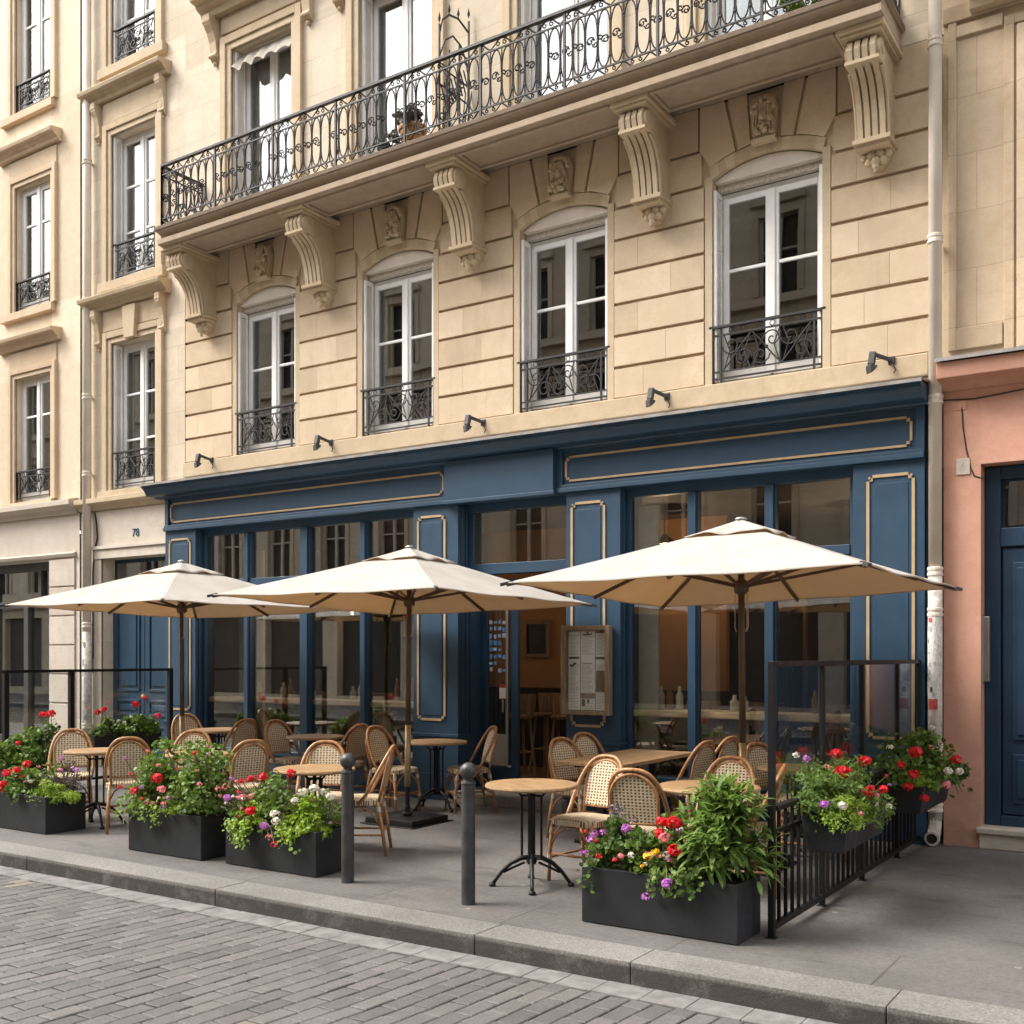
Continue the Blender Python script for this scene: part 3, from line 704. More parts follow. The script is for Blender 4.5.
# soffit mouldings round each coffer
pc = [-11.46, -9.275, -7.01, -4.725, -2.52]
for i in range(4):
    x0, x1 = pc[i]+.22, pc[i+1]-.22
    bal.box(x0, x1, by+.10, by+.14, 7.02, 7.048); bal.box(x0, x1, -.26, -.22, 7.02, 7.048)
    bal.box(x0, x0+.04, by+.14, -.26, 7.02, 7.048); bal.box(x1-.04, x1, by+.14, -.26, 7.02, 7.048)
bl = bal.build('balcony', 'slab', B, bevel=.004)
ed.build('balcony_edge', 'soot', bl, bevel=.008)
rail = MB(); ry = by+.09; z0 = 7.28; zt = 8.125; rr = .0105
def rail_run(a, b, name):
    """ornamental railing between two plan points"""
    a = Vector((a[0], a[1], 0)); b = Vector((b[0], b[1], 0)); Lh = (b-a).length; u = (b-a)/Lh
    W = MB()
    def T(pts): return [tuple(a+u*p[0]+Vector((0, 0, p[2]))) for p in pts]
    def B2(s0, s1, za, zb, d): W.bar(tuple(a+u*s0+Vector((0,0,(za+zb)/2))), tuple(a+u*s1+Vector((0,0,(za+zb)/2))), d, zb-za)
    B2(0, Lh, zt-.028, zt, .05); B2(0, Lh, 7.985, 8.0, .016); B2(0, Lh, 7.405, 7.42, .016); B2(0, Lh, 7.30, 7.318, .03)
    n = max(1, round(Lh/.142)); sp = Lh/n; npost = max(1, round(Lh/1.0))
    for i in range(npost+1):
        p = a+u*(Lh*i/npost); W.box(p.x-.012, p.x+.012, p.y-.012, p.y+.012, z0-.01, zt-.028)
    for i in range(n):
        c = sp*(i+.5); w = sp*.47
        W.tube(T([(c+w*math.sin(2*math.pi*t/20)*(1 if abs(math.cos(2*math.pi*t/20)) < .995 else .9), 0, 7.7025+.28*math.copysign(abs(math.cos(2*math.pi*t/20))**.62, math.cos(2*math.pi*t/20))) for t in range(20)]), rr*.78, 5, closed=True)
        s = sp*i
        W.tube(T([(s, 0, 7.42), (s, 0, 7.56)]), rr*.8, 5); W.tube(T([(s, 0, 7.86), (s, 0, 7.985)]), rr*.8, 5)
        for q in (7.52, 7.70, 7.88): W.ball(T([(s, 0, q)])[0], .016, 6)
        if i % 7 < 6:
            d = 1 if i % 2 else -1
            W.tube(T(spiral(c-d*sp*.1, 7.70+d*.012, sp*.34, 0 if d > 0 else 180, 1.2*d, 10, .25)), rr*.8, 4)
            W.tube(T(spiral(c+d*sp*.3, 7.70-d*.03, sp*.22, 180 if d > 0 else 0, 1.1*d, 8, .25)), rr*.75, 4)
            for e in range(3): al = 2*math.pi*e/3+i; W.ball(T([(c+.03*math.cos(al), 0, 7.70+.03*math.sin(al))])[0], .012, 5)
        d = 1 if i % 2 else -1
        W.tube(T([(c-d*sp*.5, 0, 8.0), (c-d*sp*.2, 0, 8.03), (c+d*sp*.1, 0, 8.07), (c+d*sp*.5, 0, 8.097)]), rr*.8, 4)
        W.tube(T(spiral(c+d*sp*.22, 8.04, .03, 90, 1.1, 8, .3)), rr*.7, 4)
        W.tube(T([(c-d*sp*.5, 0, 7.318), (c, 0, 7.35), (c+d*sp*.45, 0, 7.405)]), rr*.8, 4)
        W.tube(T(spiral(c-d*sp*.2, 7.375, .024, 90, 1.1, 8, .3)), rr*.7, 4)
    W.build(name, 'iron', bl)
rail_run((bx0+.04, ry), (bx1-.05, ry), 'balcony_railing')
rail_run((bx0+.04, 0), (bx0+.04, ry), 'balcony_railing')
rail_run((bx1-.05, ry), (bx1-.05, 0), 'balcony_railing')
# fan grille dividing the balcony
dv = MB(); X = -7.06; zb = 7.28
def Y(pts): return [(X, p[0], p[2]) for p in pts]
for yy, zz in ((-.60, 8.55), (-.05, 8.85), (-.42, 8.35), (-.23, 8.5)): dv.tube([(X, yy, zb), (X, yy, zz)], .014, 6)
dv.tube(Y([(-.60, 0, 8.45), (-.55, 0, 8.62), (-.42, 0, 8.74), (-.25, 0, 8.78), (-.05, 0, 8.72)]), .012, 6)
dv.tube(Y([(-.60, 0, 8.2), (-.5, 0, 8.42), (-.35, 0, 8.54), (-.2, 0, 8.5), (-.05, 0, 8.3)]), .011, 6)
for yy, zz in ((-.60, 8.58), (-.42, 8.76), (-.25, 8.8), (-.05, 8.9)):
    dv.add([(X, yy, zz+.11), (X-.02, yy, zz+.03), (X, yy-.02, zz+.03), (X+.02, yy, zz+.03), (X, yy+.02, zz+.03), (X, yy, zz-.02)], [(0,1,2),(0,2,3),(0,3,4),(0,4,1),(5,2,1),(5,3,2),(5,4,3),(5,1,4)])
for k in range(9):
    yy = -.55+.06*k; dv.tube([(X, yy, 7.5+.09*k % .5), (X, yy+.08, 7.7+.05*k), (X, yy-.02, 7.9+.05*k)], .009, 5)
    dv.tube([(X, p[0], p[2]) for p in spiral(yy, 7.55+.09*(k % 7), .06, 40*k, 1.2, 9, .2)], .008, 5)
for z in (7.35, 7.9, 8.1): dv.tube([(X, -.62, z), (X, -.02, z)], .01, 5)
dv.build('balcony_divider', 'iron', bl)
# carved consoles
for c in pc:
    k = MB()
    w = .27; k.box(c-w/2-.07, c+w/2+.07, -.66, .03, 7.0, 7.044); k.box(c-w/2-.04, c+w/2+.04, -.63, .03, 6.965, 7.0)
    core = [(0.03, 6.97), (-.52, 6.97), (-.565, 6.93), (-.575, 6.86), (-.545, 6.79), (-.47, 6.765), (-.39, 6.72), (-.33, 6.65), (-.285, 6.56), (-.255, 6.45), (-.235, 6.33), (-.225, 6.235), (0.03, 6.235)]
    k.prism(core, 'x', c-w/2, c+w/2)
    outer = [(-.50, 6.985), (-.58, 6.955), (-.612, 6.87), (-.585, 6.775), (-.50, 6.735), (-.425, 6.69), (-.365, 6.625), (-.317, 6.535), (-.285, 6.435), (-.265, 6.33), (-.253, 6.24)]
    inner = [(p[0]+.05, p[1]+.012) for p in outer]
    rib = outer+inner[::-1]
    for i in range(4):
        xa = c-w/2+.010+i*.0655; k.prism(rib, 'x', xa, xa+.048)
    k.tube([(c-w/2-.014, -.485, 6.865), (c+w/2+.014, -.485, 6.865)], .098, 16); k.tube([(c-w/2-.024, -.485, 6.865), (c+w/2+.024, -.485, 6.865)], .04, 10)
    k.box(c-w/2-.012, c+w/2+.012, -.59, -.40, 6.755, 6.785)
    for sx in (-1, 1): k.tube([(c+sx*(w/2+.004), p[0]+.03, p[1]) for p in outer[4:]], .016, 5)
    k.box(c-w/2-.03, c+w/2+.03, -.285, .03, 6.195, 6.236); k.box(c-w/2-.005, c+w/2+.005, -.25, .03, 6.165, 6.195)
    for q, (dx, dz, r) in enumerate([(-.10, 0, .042), (-.035, 0, .046), (.035, 0, .046), (.10, 0, .042), (-.06, -.055, .042), (.06, -.055, .042), (0, -.06, .046), (0, -.105, .034), (0, -.145, .022)]):
        k.ball((c+dx, -.13+abs(dx)*.3, 6.135+dz), r, 8)
    k.prism([(c-.13, 6.165), (c+.13, 6.165), (c+.04, 6.03), (c-.04, 6.03)], 'y', -.11, .03)
    k.build('console', 'trim', B, bevel=.004)
# rooms behind the windows
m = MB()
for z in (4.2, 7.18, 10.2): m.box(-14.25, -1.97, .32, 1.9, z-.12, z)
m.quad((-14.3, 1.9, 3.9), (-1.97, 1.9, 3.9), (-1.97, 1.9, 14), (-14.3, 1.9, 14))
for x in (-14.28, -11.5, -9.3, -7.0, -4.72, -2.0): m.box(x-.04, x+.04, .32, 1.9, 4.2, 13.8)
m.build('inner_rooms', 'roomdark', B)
m = MB(); moulding(m, [(0, 13.7), (-.25, 13.75), (-.3, 13.95), (-.55, 14.0), (-.6, 14.2), (0, 14.3)], -14.3, -1.97); m.build('roof_cornice', 'trim', B)
m = MB(); m.prism([(0, 14.0), (.9, 16.2), (9, 16.6), (9, 14.0)], 'x', -14.3, -1.97); m.build('roof', 'zinc', B)
m = MB(); m.quad((-14.3, 9, 0), (-14.3, 9, 14), (-1.97, 9, 14), (-1.97, 9, 0)); m.quad((-14.3,0,0),(-14.3,9,0),(-14.3,9,14),(-14.3,0,14)); m.quad((-1.97,0.3,0),(-1.97,9,0),(-1.97,9,14),(-1.97,0.3,14)); m.build('rear_wall', 'ashlar', B)
text_mesh('house_number', '78', .165, 'numblue', (-13.0, -.016, 3.42), (R(90), 0, 0), B, .004)
m = MB(); m.box(-14.08+.02, -14.0+.02, -.03, -.012, 1.42, 1.62); m.build('intercom', 'steel', B, bevel=.004)

# ------------------------------------------------------------------ the neighbour at the left
LB = empty('neighbour_house', (-18.5, 0, 0), 'plain cream rendered house at the far left with three storeys of white windows', 'building')
lx = [(-15.98,-15.02), (-18.4,-17.5), (-20.8,-19.9), (-23.2,-22.3)]; lz = [(4.07, 6.05), (7.10, 9.10), (10.25, 12.3)]
m = MB(); wall(m, -24.5, -14.30, 4.0, 14.4, [(a, b, c, d) for a, b in lx for c, d in lz], -.02, .26); m.build('wall', 'render', LB)
for a, b in lx:
    for zi, (c, d) in enumerate(lz):
        casement(LB, a, b, c+.02, d, .09, bars=((.30,), (.30,), (.30,))[zi], curtain=.35, shutter=None)
        window_rail(LB, a+.01, b-.01, c+.05, .0, .46)
        m = MB(); surround(m, a, b, c, d, .15, -.02); m.box(a-.32, b+.10, -.10, .0, c-.12, c-.002); m.box(a-.15, b+.15, -.045, 0, d+.15, d+.42)
        m.build('window_surround', 'rtrim', LB, bevel=.006)
        if zi < 2 or True: hood(LB, a-.40, b+.26, d+.62, .2, .17, -.02, 'rtrim')
lo = [(-17.9,-15.05, -.05, 3.13), (-21.6,-18.6, -.05, 3.13)]
m = MB(); wall(m, -24.5, -14.302, -.05, 3.8, lo, -.03, .3); m.build('shop_wall', 'base', LB)
m = MB(); moulding(m, [(-.03, 3.80), (-.07, 3.8), (-.10, 3.87), (-.2, 3.92), (-.2, 4.0), (-.03, 4.04)], -24.5, -14.33); moulding(m, [(-.03, 3.14), (-.07, 3.15), (-.09, 3.2), (-.03, 3.23)], -24.5, -14.38); m.build('cornice', 'base', LB, bevel=.005)
m = MB()
for k in range(7):
    z = .03+.445*k; m.box(-15.04, -14.40, -.055, -.03, z+.012, min(3.12, z+.433))
m.build('pier_blocks', 'base', LB, bevel=.006)
for a, b, c, d in lo:
    f = MB(); f.box(a, b, .18, .28, 3.0, 3.13); f.box(a, b, .18, .28, 2.42, 2.52); f.box(a, b, .18, .28, 0, .35); f.box(a, a+.09, .18, .28, 0, 3.1)
    f.box(b-.05, b, .18, .28, .35, 3.0)
    f.box(b-1.02, b-.90, .17, .29, .35, 2.42); f.box(b-.62, b-.54, .17, .29, 2.52, 3.0); f.box((a+b)/2-.5, (a+b)/2-.38, .17, .29, .35, 3.0)
    sw = f.build('shop_window', 'greyframe', LB, bevel=.005)
    p = MB(); p.box(a+.05, b-.04, .225, .231, .35, 3.0); p.build('pane', 'sglass', sw)
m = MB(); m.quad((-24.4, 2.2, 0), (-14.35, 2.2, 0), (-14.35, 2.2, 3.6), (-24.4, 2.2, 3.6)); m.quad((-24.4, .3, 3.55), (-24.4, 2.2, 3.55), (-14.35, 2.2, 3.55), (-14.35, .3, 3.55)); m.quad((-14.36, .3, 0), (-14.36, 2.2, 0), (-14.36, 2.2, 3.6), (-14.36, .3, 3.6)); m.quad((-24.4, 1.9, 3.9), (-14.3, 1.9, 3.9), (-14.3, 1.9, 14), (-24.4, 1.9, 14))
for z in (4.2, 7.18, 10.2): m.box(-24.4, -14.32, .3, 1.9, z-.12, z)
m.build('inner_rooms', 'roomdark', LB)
m = MB(); m.prism([(-.02, 14.4), (.9, 16.4), (9, 16.8), (9, 14.4)], 'x', -24.5, -14.3); m.build('roof', 'zinc', LB)

# ------------------------------------------------------------------ the neighbour at the right
RB = empty('corner_house', (1.5, 0, 0), 'house at the right with a salmon pink ground floor under worn stone', 'building')
m = MB(); ru = [(-1.12, -.02, 4.75, 6.72), (1.4, 2.5, 4.75, 6.72), (-1.12, -.02, 8.1, 10.2), (1.4, 2.5, 8.1, 10.2)]
wall(m, -1.97, 6.5, 4.1, 14.0, ru, 0, .24); m.build('wall', 'rstone', RB)
m = MB()
for a, b, c, d in ru:
    for k in range(3): m.box(a-.36+.10*k, a-.28+.10*k, -.03-.012*k, .02, c-.5, d+.36-.1*k); m.box(b+.28-.10*k, b+.36-.10*k, -.03-.012*k, .02, c-.5, d+.36-.1*k)
    m.box(a-.28, b+.28, -.027, .02, d+.28, d+.355); m.box(a-.06, b+.06, -.055, .02, d+.02, d+.1)
m.box(-1.93, -1.86, -.03, .02, 4.3, 7.158); m.box(-1.86, -1.49, -.03, .02, 4.3, 4.49); m.box(-1.86, -1.49, -.03, .02, 7.02, 7.12)
m.box(-1.97, 6.5, -.038, .02, 7.16, 7.30)
m.build('window_surround', 'rstone', RB, bevel=.006)
for a, b, c, d in ru:
    casement(RB, a, b, c, d, .2, bars=(.4,), curtain=.3); hood(RB, a-.62, b+.62, d+.72, .34, .26)
pk = [(-1.65, -.15, -.05, 3.28), (1.2, 4.6, .6, 3.2)]
m = MB(); wall(m, -1.95, 6.5, -.05, 3.97, pk, -.1, .24); m.quad((-1.95, -.1, -.05), (-1.95, -.1, 3.97), (-1.95, .3, 3.97), (-1.95, .3, -.05)); m.build('pink_wall', 'pink', RB)
m = MB(); moulding(m, [(-.1, 3.92), (-.15, 3.93), (-.2, 3.99), (-.32, 4.0), (-.34, 4.13), (-.1, 4.15)], -1.965, 6.5); m.build('cornice', 'pink', RB, bevel=.006)
m = MB(); m.prism([(-.37, 4.135), (-.37, 4.165), (0, 4.22), (0, 4.155), (-.33, 4.152)], 'x', -1.975, 6.5); m.build('flashing', 'zinc', RB)
d = MB(); d.box(-1.65, -.15, .13, .18, .17, 3.28); d.box(-1.645, -1.52, .07, .13, .17, 3.27); d.box(-.28, -.155, .07, .13, .17, 3.27); d.box(-1.52, -.28, .07, .13, 3.16, 3.27); d.box(-1.52, -.28, .06, .13, 2.58, 2.74); d.box(-1.52, -.28, .06, .13, .17, .27)
d.box(-1.505, -.905, .085, .128, .28, 2.56); d.box(-.895, -.295, .085, .128, .28, 2.56)
for c in (-1.205, -.595):
    for z0, z1 in ((.38, .80), (.92, 2.44)):
        d.box(c-.22, c+.22, .065, .086, z0, z1); d.box(c-.185, c+.185, .052, .066, z0+.045, z1-.045)
dr = d.build('door', 'dblue', RB, bevel=.006)
p = MB(); p.box(-1.49, -.31, .10, .108, 2.76, 3.14); p.build('pane', 'wglass', dr)
m = MB(); m.box(-1.68, -.05, -.16, .12, .13, .18); m.box(-1.66, -.08, -.13, .12, 0, .128); m.build('step', 'base', RB, bevel=.01)
m = MB(); m.box(-1.27, -1.0, -.133, -.12, .02, .10); m.build('cellar_vent', 'dark', RB)
m = MB(); m.box(-1.645, -1.595, -.02, .045, 1.42, 1.98); m.box(-1.66, -1.64, -.04, .0, 1.40, 2.0); m.build('door_intercom', 'steel', RB, bevel=.006)
m = MB(); m.box(-1.845, -1.735, -.112, -.1, 3.20, 3.34); pl = m.build('plaque', 'base', RB, bevel=.003); text_mesh('plaque_mark', '6', .09, 'greyink', (-1.79, -.1135, 3.27), (R(90), 0, 0), pl, .001)
m = MB(); m.tube([(-1.80, -.105, 3.78), (-1.79, -.105, 3.6), (-1.765, -.105, 3.42), (-1.73, -.105, 3.25), (-1.70, -.105, 3.18), (-1.65, -.1, 3.16), (-1.64, -.05, 3.16)], .006, 5); m.tube([(-1.96, -.11, 3.86), (-1.7, -.11, 3.84), (-1.3, -.11, 3.87), (.5, -.11, 3.86)], .006, 5); m.build('cable', 'cable', RB)
m = MB(); m.box(-1.85, -1.76, -.108, -.1, 3.76, 3.84); m.build('junction_box', 'pink', RB, bevel=.004)
m = MB(); m.box(1.2, 4.6, .12, .2, .6, 3.2); m.build('shop_window', 'roomdark', RB)
m = MB(); m.prism([(0, 14.0), (.9, 16.0), (9, 16.4), (9, 14.0)], 'x', -1.97, 6.5); m.build('roof', 'zinc', RB)
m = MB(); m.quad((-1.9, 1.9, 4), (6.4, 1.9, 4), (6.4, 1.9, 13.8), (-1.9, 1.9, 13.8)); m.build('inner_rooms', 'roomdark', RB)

# ------------------------------------------------------------------ the houses across the street (seen only as reflections)
OB = empty('opposite_house', (-8, -17, 0), 'stone apartment house across the street mirrored in the windows', 'building')
oo = [(-66.2+2.55*i, -65.1+2.55*i, z, z+2.1) for i in range(33) for z in (4.4, 7.8, 11.2)]+[(-65.5+3.4*i, -62.75+3.4*i, .3, 3.3) for i in range(24)]
m = MB(); wall(m, -70, 20, -.05, 14.6, oo, 0, -.3)
m.v = [(p[0], -17+p[1], p[2]) for p in m.v]; m.build('wall', 'opp', OB)
m = MB()
for z, p in ((3.7, .25), (7.4, .5), (10.9, .2), (14.4, .6)): m.box(-70, 20, -17, -17+p, z, z+.2)
for a, b, c, d in oo:
    if c > 1: m.box(a-.2, b+.2, -17, -16.85, d+.25, d+.4); m.box(a-.15, a, -17, -16.95, c, d+.1); m.box(b, b+.15, -17, -16.95, c, d+.1)
m.build('cornice', 'opp', OB)
for a, b, c, d in oo:
    if c < 1: continue
    m = MB(); m.box((a+b)/2-.05, (a+b)/2+.05, -17.2, -17.12, c, d); m.box(a, a+.07, -17.2, -17.12, c, d); m.box(b-.07, b, -17.2, -17.12, c, d); m.box(a+.07, (a+b)/2-.05, -17.19, -17.13, c+1.2, c+1.25); m.box((a+b)/2+.05, b-.07, -17.19, -17.13, c+1.2, c+1.25)
    m.build('window', 'bandgrey', OB)
m = MB(); m.quad((-70, -17.28, 0), (20, -17.28, 0), (20, -17.28, 14), (-70, -17.28, 14)); m.build('inner_rooms', 'roomdark', OB)
m = MB(); m.prism([(-17, 14.6), (-18.2, 17.0), (-26, 17.2), (-26, 14.6)], 'x', -70, 20)
for i in range(20): m.box(-66+4.1*i, -64.6+4.1*i, -19.2, -18.6, 16.9, 18.2)
m.build('roof', 'zinc', OB)

# ------------------------------------------------------------------ the cafe front
F = empty('cafe_front', (-7.1, -.2, 0), 'petrol blue wooden cafe shopfront with gold lined panels and tall windows', 'shopfront')
FY = -.2
PIL = [(-12.12,-11.50), (-7.74,-7.10), (-5.69,-5.05), (-2.70,-2.085)]
def gold_frame(par, x0, x1, z0, z1, y, w=.026, n=.055):
    """thin raised line with stepped corners"""
    g = MB(); t = .012
    g.box(x0+n, x1-n, y-t, y, z1-w, z1); g.box(x0+n, x1-n, y-t, y, z0, z0+w); g.box(x0, x0+w, y-t, y, z0+n, z1-n); g.box(x1-w, x1, y-t, y, z0+n, z1-n)
    for sx, cx in ((1, x0), (-1, x1)):
        for sz, cz_ in ((1, z0), (-1, z1)):
            a, b = sorted((cx+sx*n, cx+sx*(n-w))); c, d = sorted((cz_+sz*w, cz_+sz*(n))); g.box(a, b, y-t, y, c, d)
            a, b = sorted((cx+sx*w, cx+sx*(n-w))); c, d = sorted((cz_+sz*n, cz_+sz*(n-w))); g.box(a, b, y-t, y, c, d)
            g.ball((cx+sx*.028, y-t, cz_+sz*.028), .014, 6)
    return g.build('gold_line', 'gold', par)
for i, (a, b) in enumerate(PIL):
    m = MB(); yb = .30 if i in (1, 2) else .12
    m.box(a, b, FY, yb, .30, 3.36); m.box(a-.02, b+.02, FY-.025, yb, .0, .30); m.box(a-.008, b+.008, FY-.012, yb, .30, .72); m.box(a-.02, b+.02, FY-.03, yb, .72, .755)
    p0, p1 = a+.085, b-.085
    if i != 0: p0, p1 = a+.06, b-.17
    if i == 3: p0, p1 = a+.12, b-.08
    m.box(p0+.055, p1-.055, FY-.006, FY, .96, 3.17)
    # fluted returns
    for k in range(3):
        yy = FY+.05+k*.085
        if yy+.05 < yb: m.box(b, b+.016, yy, yy+.045, .76, 3.34); m.box(a-.016, a, yy, yy+.045, .76, 3.34)
    pl = m.build('pilaster', 'blue', F, bevel=.005)
    gold_frame(pl, p0, p1, .90, 3.25, FY)
# fascia
m = MB()
m.box(-12.12, -2.085, FY+.02, .05, 3.36, 3.95)
for a, b in ((-12.12, -7.23), (-5.80, -2.085)):
    m.box(a, b, FY-.025, FY+.02, 3.405, 3.44); m.box(a, b, FY-.045, FY+.02, 3.36, 3.405); m.box(a, a+.07, FY-.012, FY+.02, 3.44, 3.83); m.box(b-.07, b, FY-.012, FY+.02, 3.44, 3.83)
    m.box(a+.07, b-.07, FY-.012, FY+.02, 3.80, 3.83)
m.box(-7.23, -5.80, FY-.085, FY+.02, 3.365, 3.83); m.box(-7.245, -5.785, FY-.10, FY+.02, 3.345, 3.385)
fa = m.build('fascia', 'blue', F, bevel=.004)
gold_frame(fa, -12.03, -7.31, 3.475, 3.745, FY+.02, .022, .05); gold_frame(fa, -5.71, -2.19, 3.475, 3.745, FY+.02, .022, .05)
m = MB(); prof = [(0.05, 3.82), (FY-.02, 3.82), (FY-.03, 3.838), (FY-.17, 3.842), (FY-.185, 3.85), (FY-.20, 3.885), (FY-.225, 3.918), (FY-.235, 3.93), (FY-.25, 3.932), (FY-.25, 3.948), (FY-.27, 3.952), (FY-.27, 3.975), (.05, 3.99)]
moulding(m, prof, -12.30, -2.06); m.build('cornice', 'blue', F)
m = MB(); m.prism([(FY-.285, 3.965), (FY-.285, 3.995), (.0, 4.06), (.0, 4.035), (FY-.25, 3.985)], 'x', -12.32, -2.05); m.build('flashing', 'zinc', F)
# window bays
def bay(x0, x1, mull, z0=.42, zt=2.66, z1=3.34, rail=.09):
    y = -.07; f = MB()
    f.box(x0, x1, y-.05, y+.10, 0, z0-.06); f.box(x0, x1, y-.09, y+.1, z0-.06, z0)
    n = 4
    for i in range(n):
        a = x0+(x1-x0)*i/n; f.box(a+.08, a+(x1-x0)/n-.08, y-.065, y-.05, .1, z0-.12)
    f.box(x0, x1, y-.01, y+.09, z1-.07, z1+.03); f.box(x0, x0+.06, y-.01, y+.09, z0, z1-.07); f.box(x1-.06, x1, y-.01, y+.09, z0, z1-.07)
    for c, w in mull: f.box(c-w/2, c+w/2, y-.045, y+.095, z0, z1-.07); f.box(c-w/2-.012, c-w/2, y-.01, y+.07, z0, z1-.07); f.box(c+w/2, c+w/2+.012, y-.01, y+.07, z0, z1-.07)
    xs = [x0+.06]+[q for c, w in mull for q in (c-w/2, c+w/2)]+[x1-.06]
    for a, b in zip(xs[::2], xs[1::2]):
        f.box(a, b, y-.02, y+.08, zt-rail, zt)
    w = f.build('window', 'blue', F, bevel=.005)
    p = MB()
    for a, b in zip(xs[::2], xs[1::2]):
        p.box(a, b, y+.03, y+.036, z0, zt-rail); p.box(a, b, y+.03, y+.036, zt, z1-.07)
    p.build('pane', 'sglass', w)
bay(-11.50, -7.74, [(-10.62, .072), (-9.58, .125), (-8.60, .075)])
bay(-5.05, -2.70, [(-4.305, .085), (-3.515, .085)])
# entrance
m = MB(); m.box(-7.10, -5.69, -.02, .10, 2.56, 2.68); m.box(-7.10, -5.69, -.01, .08, 3.27, 3.36); m.box(-7.10, -7.03, .0, .08, 2.68, 3.27); m.box(-5.76, -5.69, .0, .08, 2.68, 3.27)
tr = m.build('transom', 'blue', F, bevel=.005); p = MB(); p.box(-7.03, -5.76, .03, .036, 2.68, 3.27); p.build('pane', 'sglass', tr)
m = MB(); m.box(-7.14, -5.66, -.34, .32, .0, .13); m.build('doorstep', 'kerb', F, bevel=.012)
m = MB(); y = .27; x0, x1 = -7.10, -6.60
m.box(x0, x0+.07, y, y+.05, .14, 2.52); m.box(x1-.10, x1, y, y+.05, .14, 2.52); m.box(x0+.07, x1-.1, y, y+.05, 2.42, 2.52); m.box(x0+.07, x1-.1, y, y+.05, .14, .36)
dr = m.build('door', 'blue', F, bevel=.005)
p = MB(); p.box(x0+.07, x1-.1, y+.02, y+.026, .36, 2.42); p.build('pane', 'sglass', dr)
p = MB(); p.box(x1-.145, x1-.112, y-.035, y, .4, 2.5); p.tube([(x1-.16, y-.07, 1.0), (x1-.16, y-.07, 1.16)], .012, 8); p.build('handle', 'steel', dr)
p = MB(); p.box(-7.0, -6.74, y-.004, y+.019, .38, .74); p.build('kick_panel', 'greyvinyl', dr)
p = MB(); p.box(-6.86, -6.735, y+.006, y+.019, 1.15, 1.31); n_ = p.build('door_notice', 'paper', dr); p = MB(); p.box(-6.86, -6.735, y+.003, y+.006, 1.275, 1.31); p.build('red_band', 'stickred', n_)
for i in range(4):
    for j in range(8):
        if random.random() < .86:
            p = MB(); p.box(-7.01+.062*i+random.uniform(0, .014), -6.956+.062*i-random.uniform(0, .018), y+.012, y+.0185, 1.44+.079*j+random.uniform(0, .025), 1.508+.079*j-random.uniform(0, .02)); p.build('glass_piece', random.choice(('stained', 'stained', 'sticker', 'palegl')), dr)
# cafe room
I = B
m = MB(); m.quad((-12.1, .3, .135), (-2.1, .3, .135), (-2.1, 6, .135), (-12.1, 6, .135)); m.build('cafe_floor', 'floor', I)
m = MB(); m.box(-12.15, -12.05, .12, 6, 0, 3.5); m.box(-2.15, -2.05, .12, 6, 0, 3.5); m.box(-12.05, -2.15, 6, 6.1, 0, 3.5); m.box(-12.05, -2.15, .13, 6, 3.36, 3.46)
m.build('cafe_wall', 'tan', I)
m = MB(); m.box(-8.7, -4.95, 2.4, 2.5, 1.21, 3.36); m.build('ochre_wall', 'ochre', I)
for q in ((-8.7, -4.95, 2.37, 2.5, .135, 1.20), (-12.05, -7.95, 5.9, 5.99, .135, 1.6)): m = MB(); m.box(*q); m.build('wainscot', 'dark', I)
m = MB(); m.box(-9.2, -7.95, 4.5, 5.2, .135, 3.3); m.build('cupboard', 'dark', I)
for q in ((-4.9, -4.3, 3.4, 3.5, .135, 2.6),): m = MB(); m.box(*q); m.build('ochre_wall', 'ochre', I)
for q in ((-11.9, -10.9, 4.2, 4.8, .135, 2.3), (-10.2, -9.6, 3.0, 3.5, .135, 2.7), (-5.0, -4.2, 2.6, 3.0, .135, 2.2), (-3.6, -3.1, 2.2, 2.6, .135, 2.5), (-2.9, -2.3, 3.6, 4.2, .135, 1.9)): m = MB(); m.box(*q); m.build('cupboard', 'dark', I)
for x, y in ((-10.55, 1.6), (-8.75, 2.2), (-4.05, 1.5)): m = MB(); m.tube([(x, y, .135), (x, y, 3.36)], .07, 12); m.build('column', 'tan', I, smooth=True)
m = MB()
for z in (1.25, 1.65, 2.05): m.box(-9.5, -8.1, 3.9, 4.2, z, z+.03)
for i in range(22): xx = -9.4+.06*i; zz = (1.28, 1.68, 2.08)[i % 3]; m.lathe([(.03, zz), (.032, zz+.16), (.012, zz+.22), (.012, zz+.28)], (xx, 4.0), 8)
m.build('bottle_shelf', 'menuwood', I)
m = MB(); m.box(-5.0, -4.78, .12, .16, .45, 3.2); m.build('curtain', 'curtain', I)
m = MB(); m.box(-11.42, -10.95, .5, .54, .45, 3.1); m.build('curtain', 'curtain', I)
for a, b, xs in ((-11.46, -7.78, 0), (-5.02, -2.74, 1)):
    c = empty('window_counter', ((a+b)/2, .36, 0), ('long wooden bar shelf inside the left windows' , 'shorter wooden bar shelf inside the right windows')[xs], 'counter', 'bar shelves inside the cafe windows')
    m = MB(); m.box(a, b, -.025, .42, 1.02, 1.085); m.build('shelf', 'bar', c, bevel=.006)
    m = MB(); k = a+.3
    while k < b: m.box(k, k+.05, .2, .38, .135, 1.02); k += 1.1
    m.build('support', 'dark', c)
def bottle(x, y, h, r, mat, lab):
    m = MB(); m.lathe([(r*.9, 1.086), (r, 1.1), (r, 1.086+h*.6), (r*.45, 1.086+h*.78), (r*.4, 1.086+h)], (x, y), 10)
    o = m.build('bottle', mat, None, smooth=True); tag(o, lab, 'bottle', 'bottles and shakers on the bar shelves')
bl_ = 'small bottle standing on the long bar shelf inside the left windows'; br_ = 'small bottle standing on the bar shelf inside the right windows'
